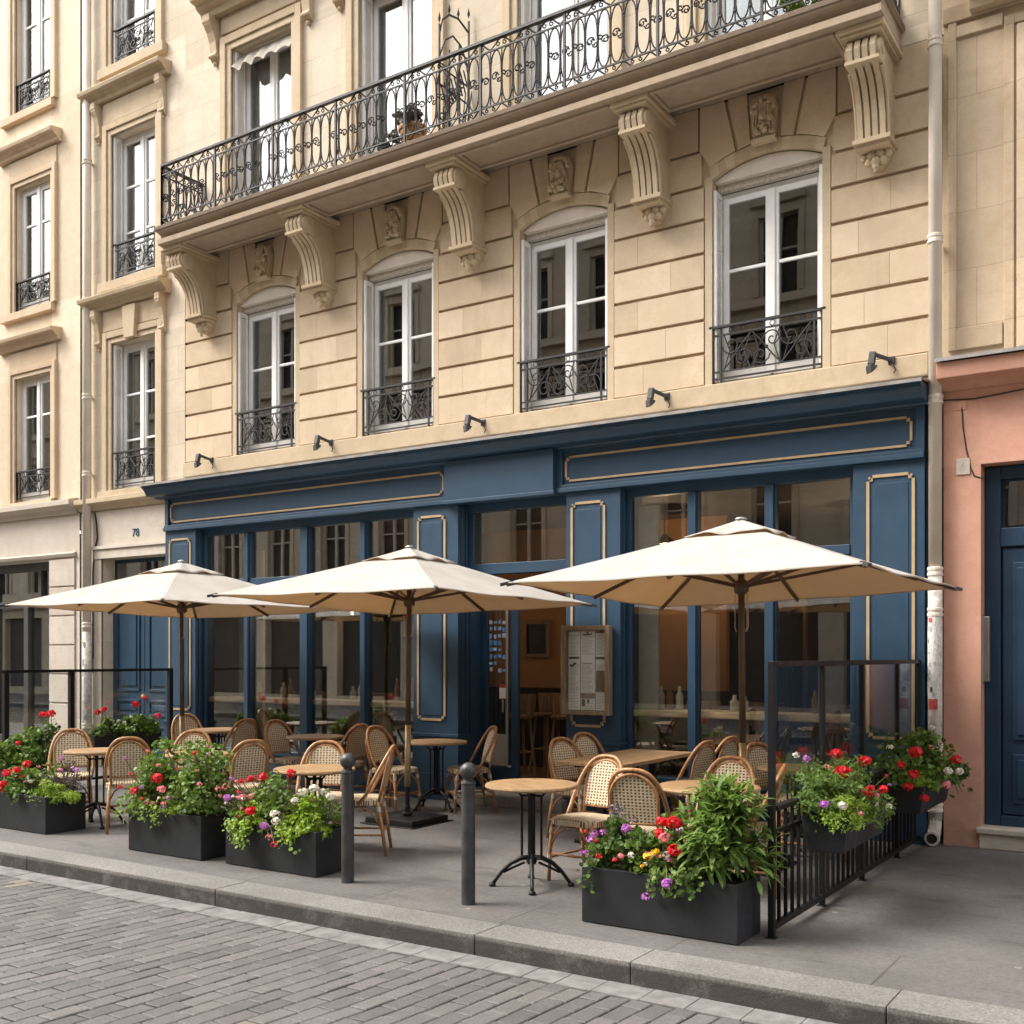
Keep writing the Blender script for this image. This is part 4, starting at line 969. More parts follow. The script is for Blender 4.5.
for x, y, h, r, mt in ((-10.35,.3,.2,.04,'bottle'),(-10.28,.36,.24,.035,'amber'),(-10.0,.32,.2,.04,'bottle'),(-9.85,.33,.16,.035,'bottle'),(-9.1,.28,.17,.04,'bottle'),(-8.98,.3,.25,.045,'bottle'),(-8.86,.34,.16,.04,'amber'),(-8.4,.3,.28,.03,'amber'),(-8.28,.34,.22,.035,'amber'),(-8.15,.3,.3,.03,'amber'),(-10.85,.34,.2,.04,'bottle'),(-7.95,.32,.18,.04,'bottle')): bottle(x, y, h, r, mt, bl_)
for x, y, h, r, mt in ((-4.83,.3,.24,.04,'bottle'),(-4.74,.32,.26,.04,'amber'),(-4.62,.3,.24,.04,'bottle'),(-4.02,.3,.16,.045,'bottle'),(-3.92,.32,.15,.045,'bottle'),(-3.2,.3,.22,.035,'amber')): bottle(x, y, h, r, mt, br_)
def stool(x, y, rz, lab):
    s = empty('bar_stool', (0, 0, 0), lab, 'stool', 'stools inside the cafe')
    m = MB(); m.lathe([(.02, .72), (.17, .72), (.18, .75), (.16, .77), (.02, .765)], (0, 0), 14); m.build('seat', 'stoolwood', s, smooth=False)
    for a in range(4):
        al = R(45+90*a); m = MB(); m.tube([(.13*math.cos(al), .13*math.sin(al), .72), (.22*math.cos(al), .22*math.sin(al), 0)], .018, 6); m.build('leg', 'stoolwood', s)
    m = MB(); m.tube([(.18*math.cos(R(45+90*k)), .18*math.sin(R(45+90*k)), .3) for k in range(4)], .01, 5, closed=True); m.build('foot_ring', 'stoolwood', s)
    m = MB(); pts = [(.18*math.cos(R(200+14*k)), .18*math.sin(R(200+14*k))) for k in range(11)]
    for p, q in zip(pts[:-1], pts[1:]): m.quad((p[0], p[1], .77), (q[0], q[1], .77), (q[0]*1.15, q[1]*1.15, 1.02), (p[0]*1.15, p[1]*1.15, 1.02))
    m.build('backrest', 'stoolwood', s, solid=.02)
    s.location = (x, y, .135); s.rotation_euler.z = rz; return s
stool(-7.28, 1.35, 2.6, 'wooden bar stool just inside the open door, nearest the door leaf')
stool(-6.78, 1.6, 3.4, 'wooden bar stool inside the doorway beside the menu board')
stool(-7.25, 1.95, 3.0, 'wooden bar stool inside the doorway against the dark wall')
for i, x in enumerate((-10.9, -10.0, -9.15, -8.2)): stool(x, .95, 0, 'wooden stool drawn up to the long bar shelf behind the left windows')
for i, x in enumerate((-4.6, -3.9, -3.1)): stool(x, .95, 0, 'wooden stool drawn up to the bar shelf behind the right windows')
pc_ = empty('picture', (-7.67, 2.38, 1.87), 'dark picture in a wooden frame on the ochre wall inside the door', 'picture')
m = MB(); X0, X1, Z0, Z1 = -7.87, -7.46, 1.62, 2.12
for q in ((X0, X0+.05, Z0, Z1), (X1-.05, X1, Z0, Z1), (X0+.05, X1-.05, Z0, Z0+.05), (X0+.05, X1-.05, Z1-.05, Z1)): m.box(q[0], q[1], 2.355, 2.4, q[2], q[3])
m.build('frame', 'stoolwood', pc_, bevel=.004); m = MB(); m.box(X0+.05, X1-.05, 2.375, 2.39, Z0+.05, Z1-.05); m.build('canvas', 'artdark', pc_)
for i, (x, y, z, lab) in enumerate(((-9.95, 1.2, 2.35, 'lit pendant lamp hanging behind the second left window pane'), (-8.6, 2.8, 2.5, 'lit pendant lamp hanging deep behind the left windows'), (-5.35, 1.5, 2.95, 'lit bulb hanging behind the glass over the menu board'), (-2.95, 1.8, 2.95, 'lit bulb nearest the right end behind the right windows'), (-3.3, 2.3, 3.05, 'lit bulb hanging behind the right windows left of the end one'), (-16.2, 1.2, 1.9, 'lit lamp in the shop window of the house at far left'))):
    t = empty('pendant_lamp', (x, y, z), lab, 'lamp', 'pendant lamps indoors')
    m = MB(); m.tube([(x, y, z+.08), (x, y, 3.35)], .006, 5); m.build('cord', 'cable', t)
    m = MB(); m.lathe([(.12, z+.0), (.10, z+.05), (.03, z+.1), (.02, z+.12)], (x, y), 14); m.build('lamp_shade', 'brass', t)
    m = MB(); m.ball((x, y, z+.0), .02, 8); m.build('bulb', 'bulb', t, smooth=True)
    pl = bpy.data.lights.new('pendant_glow', 'POINT'); pl.energy = (6, 6, 6, 2.5, 3.5, 4)[i]; pl.color = (1, .70, .42); pl.shadow_soft_size = .02
    po = bpy.data.objects.new('pendant_glow', pl); COL.objects.link(po); po.parent = t; po.location = (0, 0, -.12)

# ------------------------------------------------------------------ menu board, spotlights, pipes
mb_ = empty('menu_board', (-5.43, -.26, 1.5), 'glazed wooden menu case hung on the blue pilaster right of the door', 'menu')
x0, x1, z0, z1 = -5.70, -5.13, 1.03, 1.955; m = MB()
m.box(x0, x0+.05, -.30, -.235, z0, z1); m.box(x1-.05, x1, -.30, -.235, z0, z1); m.box(x0+.05, x1-.05, -.30, -.235, z1-.05, z1); m.box(x0+.05, x1-.05, -.30, -.235, z0, z0+.04); m.box(x0, x1, -.235, -.215, z0, z1)
m.build('frame', 'menuwood', mb_, bevel=.005)
sh = MB(); gi = MB(); bi = MB(); ys = -.2372
cols = [(x0+.06, x0+.20), (x0+.21, x0+.375), (x0+.385, x1-.06)]
for k, (a, b) in enumerate(cols): sh.box(a, b, ys, -.235, z0+.05, z1-.06-.02*(k == 2))
def lines(a, b, zt, zb, step):
    z = zt
    while z > zb:
        w = (b-a)*random.uniform(.55, .98); gi.box(a+.008, a+.008+w*.9, ys-.0008, ys, z-.0045, z); z -= step
for (a, b) in cols: lines(a, b, z1-.10, z1-.30, .014); lines(a, b, z0+.52, z0+.22, .013); lines(a, b, z0+.20, z0+.07, .016)
bi.box(cols[0][0]+.005, cols[0][1]-.01, ys-.0012, ys, z1-.345, z1-.322); bi.box(cols[2][0], cols[2][1], ys-.0012, ys, z1-.35, z1-.325); bi.box(cols[1][0]+.01, cols[1][1]-.03, ys-.0012, ys, z1-.395, z1-.388)
bi.box(x0+.24, x0+.34, ys-.004, ys, z1-.10, z1-.082); bi.box(x0+.28, x0+.30, ys-.004, ys, z1-.082, z1-.062)
for _ in range(5): a = random.uniform(cols[0][0]+.01, cols[0][1]-.05); z = z1-.40-random.uniform(0, .05); bi.box(a, a+.025, ys-.0012, ys, z, z+.02)
bi.box(cols[1][0]+.01, cols[1][0]+.05, ys-.0012, ys, z0+.09, z0+.16); bi.box(cols[1][0]+.075, cols[1][0]+.10, ys-.0012, ys, z0+.12, z0+.16)
sh.build('menu_sheet', 'paper', mb_); gi.build('small_print', 'greyink', mb_); bi.build('headings', 'ink', mb_)
gb = MB(); gb.box(cols[1][0], cols[1][1], ys-.001, ys-.0002, z0+.17, z0+.225); gb.box(cols[2][0]+.005, cols[2][1]-.01, ys-.001, ys-.0002, z0+.24, z0+.46); gb.build('tan_print', 'menuwood', mb_)
m = MB(); m.box(x0+.05, x1-.05, -.29, -.287, z0+.04, z1-.05); m.build('pane', 'cglass', mb_)
def spot(x, z, lab, yaw=0, tilt=0, q=.62):
    s = empty('spotlight', (x, -.05, z), lab, 'spotlight', 'spotlights over the cafe fascia')
    ca, sa = math.cos(yaw), math.sin(yaw)
    def T(p): p = (p[0]*q, p[1]*q, p[2]*q); return (x+p[0]*ca-p[1]*sa, -.05+p[0]*sa+p[1]*ca, z+p[2])
    m = MB(); m.bar(T((0, 0, 0)), T((0, -.30, .07)), .035, .032); m.box(x-.03, x+.03, -.062, -.04, z-.035, z+.035); m.build('arm', 'bollard', s, bevel=.006)
    m = MB(); m.bar(T((0, -.30, .10)), T((0, -.335, -.09)), .06, .05, (0, 1, 0)); m.tube([T((-.045, -.33, -.10)), T((.045, -.33, -.10))], .02, 8); m.build('knuckle', 'bollard', s, bevel=.01)
    m = MB(); m.add([T(p) for p in ((-.065,-.39,-.09),(.065,-.39,-.09),(.065,-.25,-.10),(-.065,-.25,-.10),(-.075,-.37,-.22),(.075,-.37,-.22),(.06,-.28,-.15),(-.06,-.28,-.15))], [(0,1,2,3),(7,6,5,4),(0,4,5,1),(1,5,6,2),(2,6,7,3),(3,7,4,0)]); m.build('lamp_head', 'bollard', s, bevel=.012)
    m = MB(); m.tube([(x, -.055, z-.02), (x+.04, -.06, z-.09), (x+.02, -.06, z-.12)], .006, 5); m.build('cable', 'cable', s)
spot(-11.35, 4.30, 'small dark spotlight on a long arm, leftmost above the blue fascia', -.25)
spot(-9.17, 4.30, 'small dark spotlight between the first and second arched windows', -.25)
spot(-6.86, 4.27, 'dark spotlight between the second and third arched windows', -.45)
spot(-4.60, 4.26, 'dark spotlight between the third and fourth arched windows', -.5)
spot(-2.40, 4.29, 'dark spotlight at the right end, beside the cream downpipe', -.75)
def pipe(x, y, r, zb, zt, collars, lab, ztag):
    t = empty('downpipe', (x, y, 0), lab, 'downpipe', 'cream downpipes on the facades')
    m = MB(); m.tube([(x, y, ztag), (x, y, zt)], r, 14); m.build('pipe', 'pipe', t, smooth=True)
    m = MB(); m.tube([(x, y, zb), (x, y, ztag)], r*1.08, 14); m.build('lower_pipe', 'pipe_dirty', t, smooth=True)
    for z in collars:
        m = MB(); m.lathe([(r*1.06, z-.04), (r*1.2, z-.034), (r*1.2, z-.014), (r*1.1, z-.01), (r*1.1, z+.01), (r*1.2, z+.014), (r*1.2, z+.034), (r*1.06, z+.04)], (x, y), 14); m.box(x-.02, x+.02, y, y+.15, z-.012, z+.012)
        m.build('collar', 'pipe', t)
    return t
rp = pipe(-2.005, -.17, .056, .22, 13.7, (.33, .83, 2.02, 2.37, 3.86, 5.25, 6.95, 9.5), 'cream downpipe with stickers between the blue shopfront and the pink wall', 2.40)
m = MB(); m.tube([(-2.005, -.17, .30), (-2.005, -.18, .18), (-2.005, -.21, .10), (-2.005, -.28, .075)], .055, 12); m.tube([(-2.005, -.27, .075), (-2.005, -.30, .075)], [.062, .062], 14); m.build('outlet', 'pipe_dirty', rp, smooth=False)
m = MB(); m.tube([(-2.005, -.302, .075), (-2.005, -.3035, .075)], .044, 12); m.build('outlet_hole', 'dark', rp)
def patch(par, x, y, r, a0, a1, z0, z1, mat, nm='sticker'):
    m = MB(); n = 5
    p = [(x+r*math.cos(R(a0+(a1-a0)*i/n)), y+r*math.sin(R(a0+(a1-a0)*i/n))) for i in range(n+1)]
    for i in range(n): m.quad((p[i][0], p[i][1], z0), (p[i+1][0], p[i+1][1], z0), (p[i+1][0], p[i+1][1], z1), (p[i][0], p[i][1], z1))
    return m.build(nm, mat, par)
random.seed(11)
z = 1.22
while z < 1.98:
    h = random.uniform(.05, .12); patch(rp, -2.005, -.17, .0618+random.uniform(0, .0008), 195+random.uniform(-10, 20), 320+random.uniform(-15, 15), z, z+h, random.choice(['sticker', 'sticker', 'whitefl', 'pipe']) if False else 'sticker'); z += h*.92
for _ in range(13):
    a = random.uniform(205, 290); zz = random.uniform(1.28, 1.95); w = random.uniform(12, 30); patch(rp, -2.005, -.17, .0632, a, a+w, zz, zz+random.uniform(.015, .05), random.choice(['greyink', 'ink', 'greyink']))
patch(rp, -2.005, -.17, .0634, 222, 300, 1.18, 1.27, 'stickred'); patch(rp, -2.005, -.17, .0634, 225, 260, 1.93, 1.97, 'stickred')
lp = pipe(-14.02, -.10, .062, .0, 13.9, (.6, 2.1, 4.35, 5.5, 6.93, 9.0), 'cream downpipe at the left between the two stone houses', 2.0)
for _ in range(16):
    a = random.uniform(215, 290); zz = random.uniform(.6, 1.9); patch(lp, -14.02, -.10, .0685, a, a+random.uniform(15, 45), zz, zz+random.uniform(.03, .1), random.choice(['sticker', 'greyink', 'sticker']))
wc = MB(); wc.tube([(-13.95, -.012, 3.78), (-13.9, -.025, 3.6), (-13.88, -.025, 3.4), (-13.95, -.025, 3.2), (-13.98, -.03, 2.9), (-13.98, -.03, 1.6)], .012, 5); wc.build('cable', 'cable', B)

# ------------------------------------------------------------------ terrace furniture
def make_chair():
    c = empty('rattan_chair', (0, 0, 0), 'x', 'chair', 'rattan bistro chairs on the terrace')
    hp = []                                   # outer hoop, leaning back from the seat sides to the crown
    for i in range(25):
        a = math.pi*i/24; t = math.sin(a)**.8 if math.sin(a) > 0 else 0
        zz = .50+.385*t; x = -.205*math.copysign(abs(math.cos(a))**.7, math.cos(a)); 
        hp.append((x, -.05-.235*((zz-.44)/.445), zz))
    hp = [(-.195, -.02, .43)]+hp+[(.195, -.02, .43)]
    m = MB(); m.tube(hp, .0155, 7); m.build('outer_hoop', 'rattan', c, smooth=True)
    def back(x, z): return (x, -.185-.10*((z-.45)/.42), z)
    ip = []
    for i in range(19):
        a = math.pi*i/18; ip.append(back(-.165*math.cos(a), .68+.175*math.sin(a)))
    ip = [back(-.15, .44), back(-.16, .56)]+ip+[back(.16, .56), back(.15, .44)]
    m = MB(); m.tube(ip, .0125, 6); m.tube([back(-.155, .515), back(.155, .515)], .010, 6); m.build('back_frame', 'rattan', c, smooth=True)
    pl = [(-.148, .52), (.148, .52)]+[(.155*math.cos(math.pi*i/16), .68+.165*math.sin(math.pi*i/16)) for i in range(17)]
    m = MB(); n = len(pl); vs = [back(x, z) for x, z in pl]+[tuple(Vector(back(x, z))+Vector((0, .012, .003))) for x, z in pl]
    m.add(vs, [tuple(range(n)), tuple(range(2*n-1, n-1, -1))]+[(i, i+n, (i+1) % n+n, (i+1) % n) for i in range(n)]); m.build('backrest', 'weave', c)
    sq = []
    for i in range(32):
        a = 2*math.pi*i/32; cx, sx = math.cos(a), math.sin(a)
        sq.append((.205*math.copysign(abs(cx)**.5, cx), .01+.20*math.copysign(abs(sx)**.5, sx)))
    m = MB(); ins = [(x*.94, .01+(y-.01)*.94) for x, y in sq]; n = 32
    vs = [(x, y, .415) for x, y in sq]+[(x, y, .452) for x, y in sq]+[(x, y, .463) for x, y in ins]+[(x*.5, .01+(y-.01)*.5, .458) for x, y in sq]
    fs = [tuple(range(n-1, -1, -1)), tuple(range(3*n, 4*n))]
    for k in range(3): fs += [(k*n+i, k*n+(i+1) % n, (k+1)*n+(i+1) % n, (k+1)*n+i) for i in range(n)]
    m.add(vs, fs); m.build('seat', 'weave_seat', c)
    for sx in (-1, 1):
        m = MB(); m.tube([(sx*.185, .20, 0), (sx*.183, .19, .22), (sx*.172, .165, .43)], [.0135, .016, .016], 7); m.build('leg', 'rattan', c, smooth=True)
        m = MB(); m.tube([(sx*.19, -.245, 0), (sx*.182, -.215, .22), (sx*.165, -.175, .44)], [.0135, .016, .016], 7); m.build('leg', 'rattan', c, smooth=True)
    m = MB()
    for sx in (-1, 1):
        m.tube([(sx*.183, .19, .17), (sx*.184, -.222, .17)], .010, 6)
        m.tube([(sx*.18, .185, .24), (sx*.175, .14, .34), (sx*.172, .05, .40), (sx*.17, -.05, .40), (sx*.175, -.14, .34), (sx*.18, -.20, .24)], .008, 5)
    m.tube([(-.183, .19, .20), (.183, .19, .20)], .010, 6); m.tube([(-.184, -.22, .20), (.184, -.22, .20)], .010, 6)
    m.tube([(-.18, .188, .24), (-.13, .185, .34), (-.05, .18, .40), (.05, .18, .40), (.13, .185, .34), (.18, .188, .24)], .008, 5)
    m.build('stretcher', 'rattan', c, smooth=True)
    for sx in (-1, 1):
        for a, b, r in (((sx*.177, .178, .345), (sx*.174, .17, .39), .0195), ((sx*.171, -.188, .36), (sx*.168, -.18, .40), .0195), ((sx*.184, .195, .155), (sx*.184, .194, .19), .0185)):
            m = MB(); m.tube([a, b], r, 8); m.build('binding', 'bind', c)
    return c
CH = [  # x, y of the top of the back, facing, label
 (-9.75,-3.26, .8,-.6, 'rattan chair at the far left table, its round back to the left planters'),
 (-8.36,-3.62, -.8,.6, 'rattan chair in the gap between the two leftmost street planters'),
 (-8.55,-2.70, .55,-.8, 'rattan chair behind the table hidden by the bushy green planter'),
 (-9.62,-1.02, -1,.1, 'rattan chair right of the leftmost umbrella pole, near the first window pane'),
 (-7.17,-3.22, -.95,.3, 'rattan chair between the bushy green planter and the lime leafed planter, seen from behind'),
 (-9.16,-1.00, 1,-.1, 'rattan chair under the left windows facing right to the small table there'),
 (-6.52,-2.96, .5,-.85, 'rattan chair with pale woven back behind the round table at the left bollard'),
 (-7.83,-1.02, -1,.05, 'rattan chair under the left windows facing left, just left of the blue pilaster table'),
 (-7.50,-1.15, 1,-.06, 'rattan chair left of the middle umbrella pole, facing the table at the blue pilaster'),
 (-5.74,-3.00, -.84,-.55, 'rattan chair standing alone and side on just right of the left bollard'),
 (-6.42,-.50, -.62,-.78, 'rattan chair by the cafe door, facing left with its back to the doorway'),
 (-4.98,-1.50, .95,-.3, 'nearer rattan chair on the left of the long wooden table'),
 (-5.12,-.84, .95,-.3, 'farther rattan chair on the left of the long wooden table'),
 (-3.81,-2.80, -.12,-1, 'rattan chair with bright cream weave at the lone round table by the right bollard'),
 (-3.22,-3.54, -.15,1, 'rattan chair directly behind the purple flowers of the front planter'),
 (-3.72,-1.12, -.98,.15, 'rattan chair on the right of the long wooden table, the nearer one'),
 (-3.74,-.50, -.98,.15, 'rattan chair on the right of the long wooden table, the one closest to the window'),
 (-2.98,-2.38, .05,-1, 'rattan chair with a wide round back in front of the right umbrella pole'),
 (-2.48,-2.72, -.95,-.3, 'rattan chair behind the tall black post of the right fence'),
 (-11.1,-.70, .9,-.4, 'rattan chair half hidden behind the leftmost umbrella pole'),
 (-3.28,-1.05, .9,-.4, 'rattan chair just behind the right umbrella pole, mostly hidden'),
 (-2.42,-1.55, -.95,.1, 'rattan chair farthest back along the right fence, beneath the flower boxes'),
]
proto = make_chair()
for i, (bx, by_, fx, fy, lab) in enumerate(CH):
    o = proto if i == 0 else copy_tree(proto)
    n = math.hypot(fx, fy); fx /= n; fy /= n
    o.location = (bx+.27*fx, by_+.27*fy, 0); o.rotation_euler.z = math.atan2(-fx, fy); o['label'] = lab
def make_table(r):
    t = empty('bistro_table', (0, 0, 0), 'x', 'table', 'round bistro tables')
    m = MB(); m.lathe([(.02, .702), (r-.02, .702), (r-.004, .708), (r, .716), (r-.004, .728), (r-.012, .732), (.02, .732)], (0, 0), 40); m.build('tabletop', 'oak', t)
    m = MB(); m.tube([(0, 0, .17), (0, 0, .70)], .016, 10)
    for a in range(4):
        al = R(45+90*a); cx, sx = math.cos(al), math.sin(al)
        m.tube([(.072*cx, .072*sx, .19), (.072*cx, .072*sx, .64), (.13*cx, .13*sx, .70)], .0095, 7)
        m.tube([(0, 0, .645), (.072*cx, .072*sx, .645)], .009, 6); m.tube([(0, 0, .20), (.072*cx, .072*sx, .20)], .011, 6)
    m.lathe([(.03, .16), (.04, .18), (.028, .215), (.02, .23)], (0, 0), 12); m.box(-.14, .14, -.02, .02, .69, .70); m.box(-.02, .02, -.14, .14, .689, .70)
    m.build('column', 'black', t)
    for a in range(4):
        al = R(45+90*a+15); cx, sx = math.cos(al), math.sin(al); m = MB()
        pr = [(.02, .21), (.08, .20), (.15, .165), (.21, .11), (.255, .05), (.275, .018)]
        m.tube([(p*cx, p*sx, z) for p, z in pr], [.018, .018, .016, .014, .013, .014], 7); m.lathe([(.02, 0), (.026, .004), (.024, .018), (.012, .03)], (.28*cx, .28*sx), 10)
        m.tube([(.05*cx, .05*sx, .17), (.13*cx, .13*sx, .135), (.20*cx, .20*sx, .10)], .009, 5)
        m.build('foot', 'black', t, smooth=True)
    return t
TB = [(-4.05,-3.48, .335, -.47, 'round oak table on a black iron foot, alone just right of the right bollard'),
 (-6.09,-3.55, .33, .9, 'round oak table behind the left bollard and the lime leafed planter'),
 (-6.93,-.82, .33, .2, 'round wooden table in front of the blue pilaster left of the door'),
 (-8.52,-1.0, .33, .6, 'round wooden table under the left windows, between two chairs'),
 (-9.02,-3.49, .30, .1, 'round wooden table farthest left, behind the red geranium planter'),
 (-2.95,-2.90, .36, .5, 'round oak table partly hidden by the tall leafy plant of the front planter'),
 (-10.3,-.85, .36, .5, 'round wooden table behind the leftmost umbrella pole'),
 (-7.93,-3.18, .31, .3, 'round wooden table hidden behind the bushy green planter'),
 (-2.85,-1.35, .30, .7, 'round wooden table at the back by the right fence')]
tp = make_table(.335)
for i, (x, y, r, rz, lab) in enumerate(TB):
    o = tp if i == 0 else copy_tree(tp)
    o.location = (x, y, 0); o.rotation_euler.z = rz; o.scale = (r/.335, r/.335, 1); o['label'] = lab
lt = empty('long_table', (-4.42, -1.25, 0), 'rectangular planked wooden table below the menu board', 'table')
m = MB()
for k in range(5): m.box(-4.75+.132*k, -4.75+.132*k+.129, -1.98, -.52, .70, .732)
m.build('tabletop', 'oak', lt, bevel=.004)
for yy in (-1.75, -.75):
    m = MB(); m.box(-4.45, -4.39, yy-.03, yy+.03, .04, .70); m.box(-4.68, -4.16, yy-.035, yy+.035, .665, .70); m.build('column', 'black', lt, bevel=.004)
    m = MB(); m.box(-4.68, -4.16, yy-.04, yy+.04, 0, .04); m.build('foot', 'black', lt, bevel=.008)
# umbrellas
def make_umbrella():
    u = empty('patio_umbrella', (0, 0, 0), 'x', 'umbrella', 'square cream patio umbrellas')
    a = 1.325; zr, za = 2.195, 2.69
    def sqr(th):
        c, s = math.cos(th), math.sin(th); k = a/max(abs(c), abs(s)); return k*c, k*s
    def surf(t, th, up=0):
        x, y = sqr(th); e = th/(math.pi/4); fr = abs(e-round(e))*2          # 0 on a rib, 1 between ribs
        sag = -.010*math.sin(min(1, fr)*math.pi/2)**2*t*t
        r = 1-.012*math.sin(min(1, fr)*math.pi/2)**2*t
        corner = abs(math.sin(2*th))
        sag -= .085*max(0, (-.549*x+.836*y)/1.83)*t*t
        return (x*t*r, y*t*r, za-(za-zr)*(t**.93)+.008*corner**6*t*t+sag+up)
    nt_, nr = 64, 14; m = MB(); vs = [(0, 0, za)]; fs = []
    for i in range(1, nr+1):
        for j in range(nt_): vs.append(surf(i/nr, 2*math.pi*j/nt_))
    for j in range(nt_): fs.append((0, 1+j, 1+(j+1) % nt_))
    for i in range(nr-1):
        for j in range(nt_): fs.append((1+i*nt_+j, 1+(i+1)*nt_+j, 1+(i+1)*nt_+(j+1) % nt_, 1+i*nt_+(j+1) % nt_))
    m.add(vs, fs); cn = m.build('canopy', 'canvas', u, smooth=False, solid=.004)
    hm = MB(); hm.tube([surf(1, 2*math.pi*j/128) for j in range(128)], .0075, 5, closed=True); hm.build('hem', 'canvas', cn)
    m = MB(); vs = [(0, 0, za+.024)]; fs = []; nr = 5
    for i in range(1, nr+1):
        for j in range(nt_):
            p = surf(.25*i/nr, 2*math.pi*j/nt_); w = .016*math.sin(j*math.pi*2/nt_*6+1)*i/nr+.008*math.sin(j*.9)*i/nr
            vs.append((p[0], p[1], p[2]+.022+w*.7))
    for j in range(nt_): fs.append((0, 1+j, 1+(j+1) % nt_))
    for i in range(nr-1):
        for j in range(nt_): fs.append((1+i*nt_+j, 1+(i+1)*nt_+j, 1+(i+1)*nt_+(j+1) % nt_, 1+i*nt_+(j+1) % nt_))
    m.add(vs, fs); m.build('vent_cap', 'canvas', u, smooth=True, solid=.005)
    m = MB(); m.lathe([(.045, za+.018), (.048, za+.028), (.03, za+.038), (.01, za+.042)], (0, 0), 12); m.build('finial', 'steel', u, smooth=True)
    m = MB(); m.tube([(0, 0, .9), (0, 0, za+.03)], .026, 14); m.build('pole', 'polewood', u, smooth=True)
    m = MB(); m.tube([(0, 0, .35), (0, 0, .96)], .030, 14); m.build('sleeve', 'brass', u, smooth=True)
    m = MB(); m.tube([(0, 0, .10), (0, 0, .40)], .024, 12); m.lathe([(.06, .08), (.06, .095), (.035, .105), (.03, .16), (.026, .17)], (0, 0), 14); m.build('stand_tube', 'black', u)
    m = MB(); m.box(-.29, .29, -.29, .29, .012, .065); m.box(-.33, .33, -.33, .33, 0.001, .012); m.build('base_plate', 'black', u, bevel=.02)
    m = MB(); zh = zr-.005; m.lathe([(.03, zh-.07), (.055, zh-.05), (.06, zh), (.05, zh+.03), (.03, zh+.05)], (0, 0), 14); m.build('hub', 'polewood', u)
    for k in range(8):
        th = math.pi/4*k; e = Vector(surf(1.0, th)); L_ = 1.015 if k % 2 else 1.0
        r = MB(); pts = [Vector(surf(t, th, -.016)) for t in (.06, .35, .7, 1.0)]
        for p, q in zip(pts[:-1], pts[1:]): r.bar(p, q, .022, .026)
        rb = r.build('rib', 'polewood', u)
        if k % 2:
            t_ = MB(); d = (pts[-1]-pts[-2]).normalized(); t_.bar(pts[-1]-d*.05+Vector((0,0,.012)), pts[-1]+d*.05+Vector((0,0,.012)), .028, .024); t_.build('rib_tip', 'bollard', rb)
        s = MB(); s.bar((.05*math.cos(th), .05*math.sin(th), zh), surf(.55, th, -.03), .018, .024); s.build('strut', 'polewood', rb)
    m = MB()
    for dx in (-.045, .05, .06): m.tube([(dx, -.02, zh-.05), (dx*1.05, -.02, zh-.32), (dx*.8, -.025, zh-.36)], .0035, 4)
    m.build('cord', 'bind', u)
    return u
ub = make_umbrella()
for i, (x, y, rz, lab) in enumerate(((-9.80, -1.82, 0, 'leftmost cream umbrella, in front of the blue street door'), (-6.64, -1.68, R(.5), 'middle cream umbrella, its black base plate in full view'), (-3.07, -1.92, R(-.5), 'rightmost cream umbrella, reaching over the right fence to the downpipe'))):
    o = ub if i == 0 else copy_tree(ub)
    o.location = (x, y, 0); o.rotation_euler = (R((.5, -.3, .2)[i]), R((.4, .5, -.4)[i]), rz); o['label'] = lab
# bollards
def make_bollard():
    b = empty('bollard', (0, 0, 0), 'x', 'bollard', 'dark bollards at the kerb')
    m = MB(); m.lathe([(.046, 0), (.046, .78), (.044, .79), (.04, .80)], (0, 0), 20); m.build('post', 'bollard', b, smooth=False)
    m = MB(); m.lathe([(.048, .79), (.050, .80), (.046, .812), (.032, .82), (.03, .845)], (0, 0), 20); m.build('neck', 'bollard', b)
    m = MB(); m.ball((0, 0, .88), .058, 16); m.build('ball_top', 'bollard', b, smooth=True)
    return b
bo = make_bollard(); bo.location = (-5.235, -4.10, 0); bo['label'] = 'dark iron bollard with ball top at the end of the lime leafed planter'
b2 = copy_tree(bo); b2.location = (-4.11, -4.17, 0); b2['label'] = 'dark iron bollard standing free on the pavement before the cafe door'
for b_ in (bo, b2):
    pass
# right fence with glass screen
fx = -2.14
fe = empty('terrace_fence', (fx, -2, 0), 'black railing with glass screen along the right side of the terrace', 'fence')
posts = [-3.89, -2.93, -1.98, -.94, -.20]
for i, y in enumerate(posts):
    m = MB(); w = .019 if i == 0 else .017; m.box(fx-w, fx+w, y-w, y+w, 0, 1.61); m.box(fx-.03, fx+.03, y-.03, y+.03, 0, .006); m.build('post', 'black', fe, bevel=.004)
m = MB(); m.box(fx-.022, fx+.022, posts[0]+.03, posts[-1]-.024, 1.575, 1.61); m.build('top_rail', 'black', fe, bevel=.003)
m = MB(); m.box(fx-.028, fx+.028, posts[0]+.03, posts[-1]-.024, .735, .765); m.build('handrail', 'black', fe, bevel=.006)
m = MB(); m.box(fx-.018, fx+.018, posts[0]+.03, posts[-1]-.024, .045, .08); m.build('bottom_rail', 'black', fe, bevel=.003)
m = MB(); m.box(fx-.012, fx+.012, posts[0]+.03, posts[-1]-.024, .60, .625); m.build('middle_rail', 'black', fe)
m = MB(); m.box(fx-.011, fx+.011, -.006, .006, .08, .735); bar0 = m.build('baluster', 'black', fe, bevel=.002)
ys_ = []
for a, b in zip(posts[:-1], posts[1:]):
    n = max(2, round((b-a)/.125))
    ys_ += [a+(b-a)*(k+1)/n for k in range(n-1)]
bar0.location = (0, ys_[0], 0)
for yy in ys_[1:]:
    c = bar0.copy(); COL.objects.link(c); c.parent = fe; c.location = (0, yy, 0)
for a, b in zip(posts[:-1], posts[1:]):
    m = MB(); m.box(fx-.004, fx+.004, a+.026, b-.026, .80, 1.575); m.build('glass_panel', 'cglass', fe)
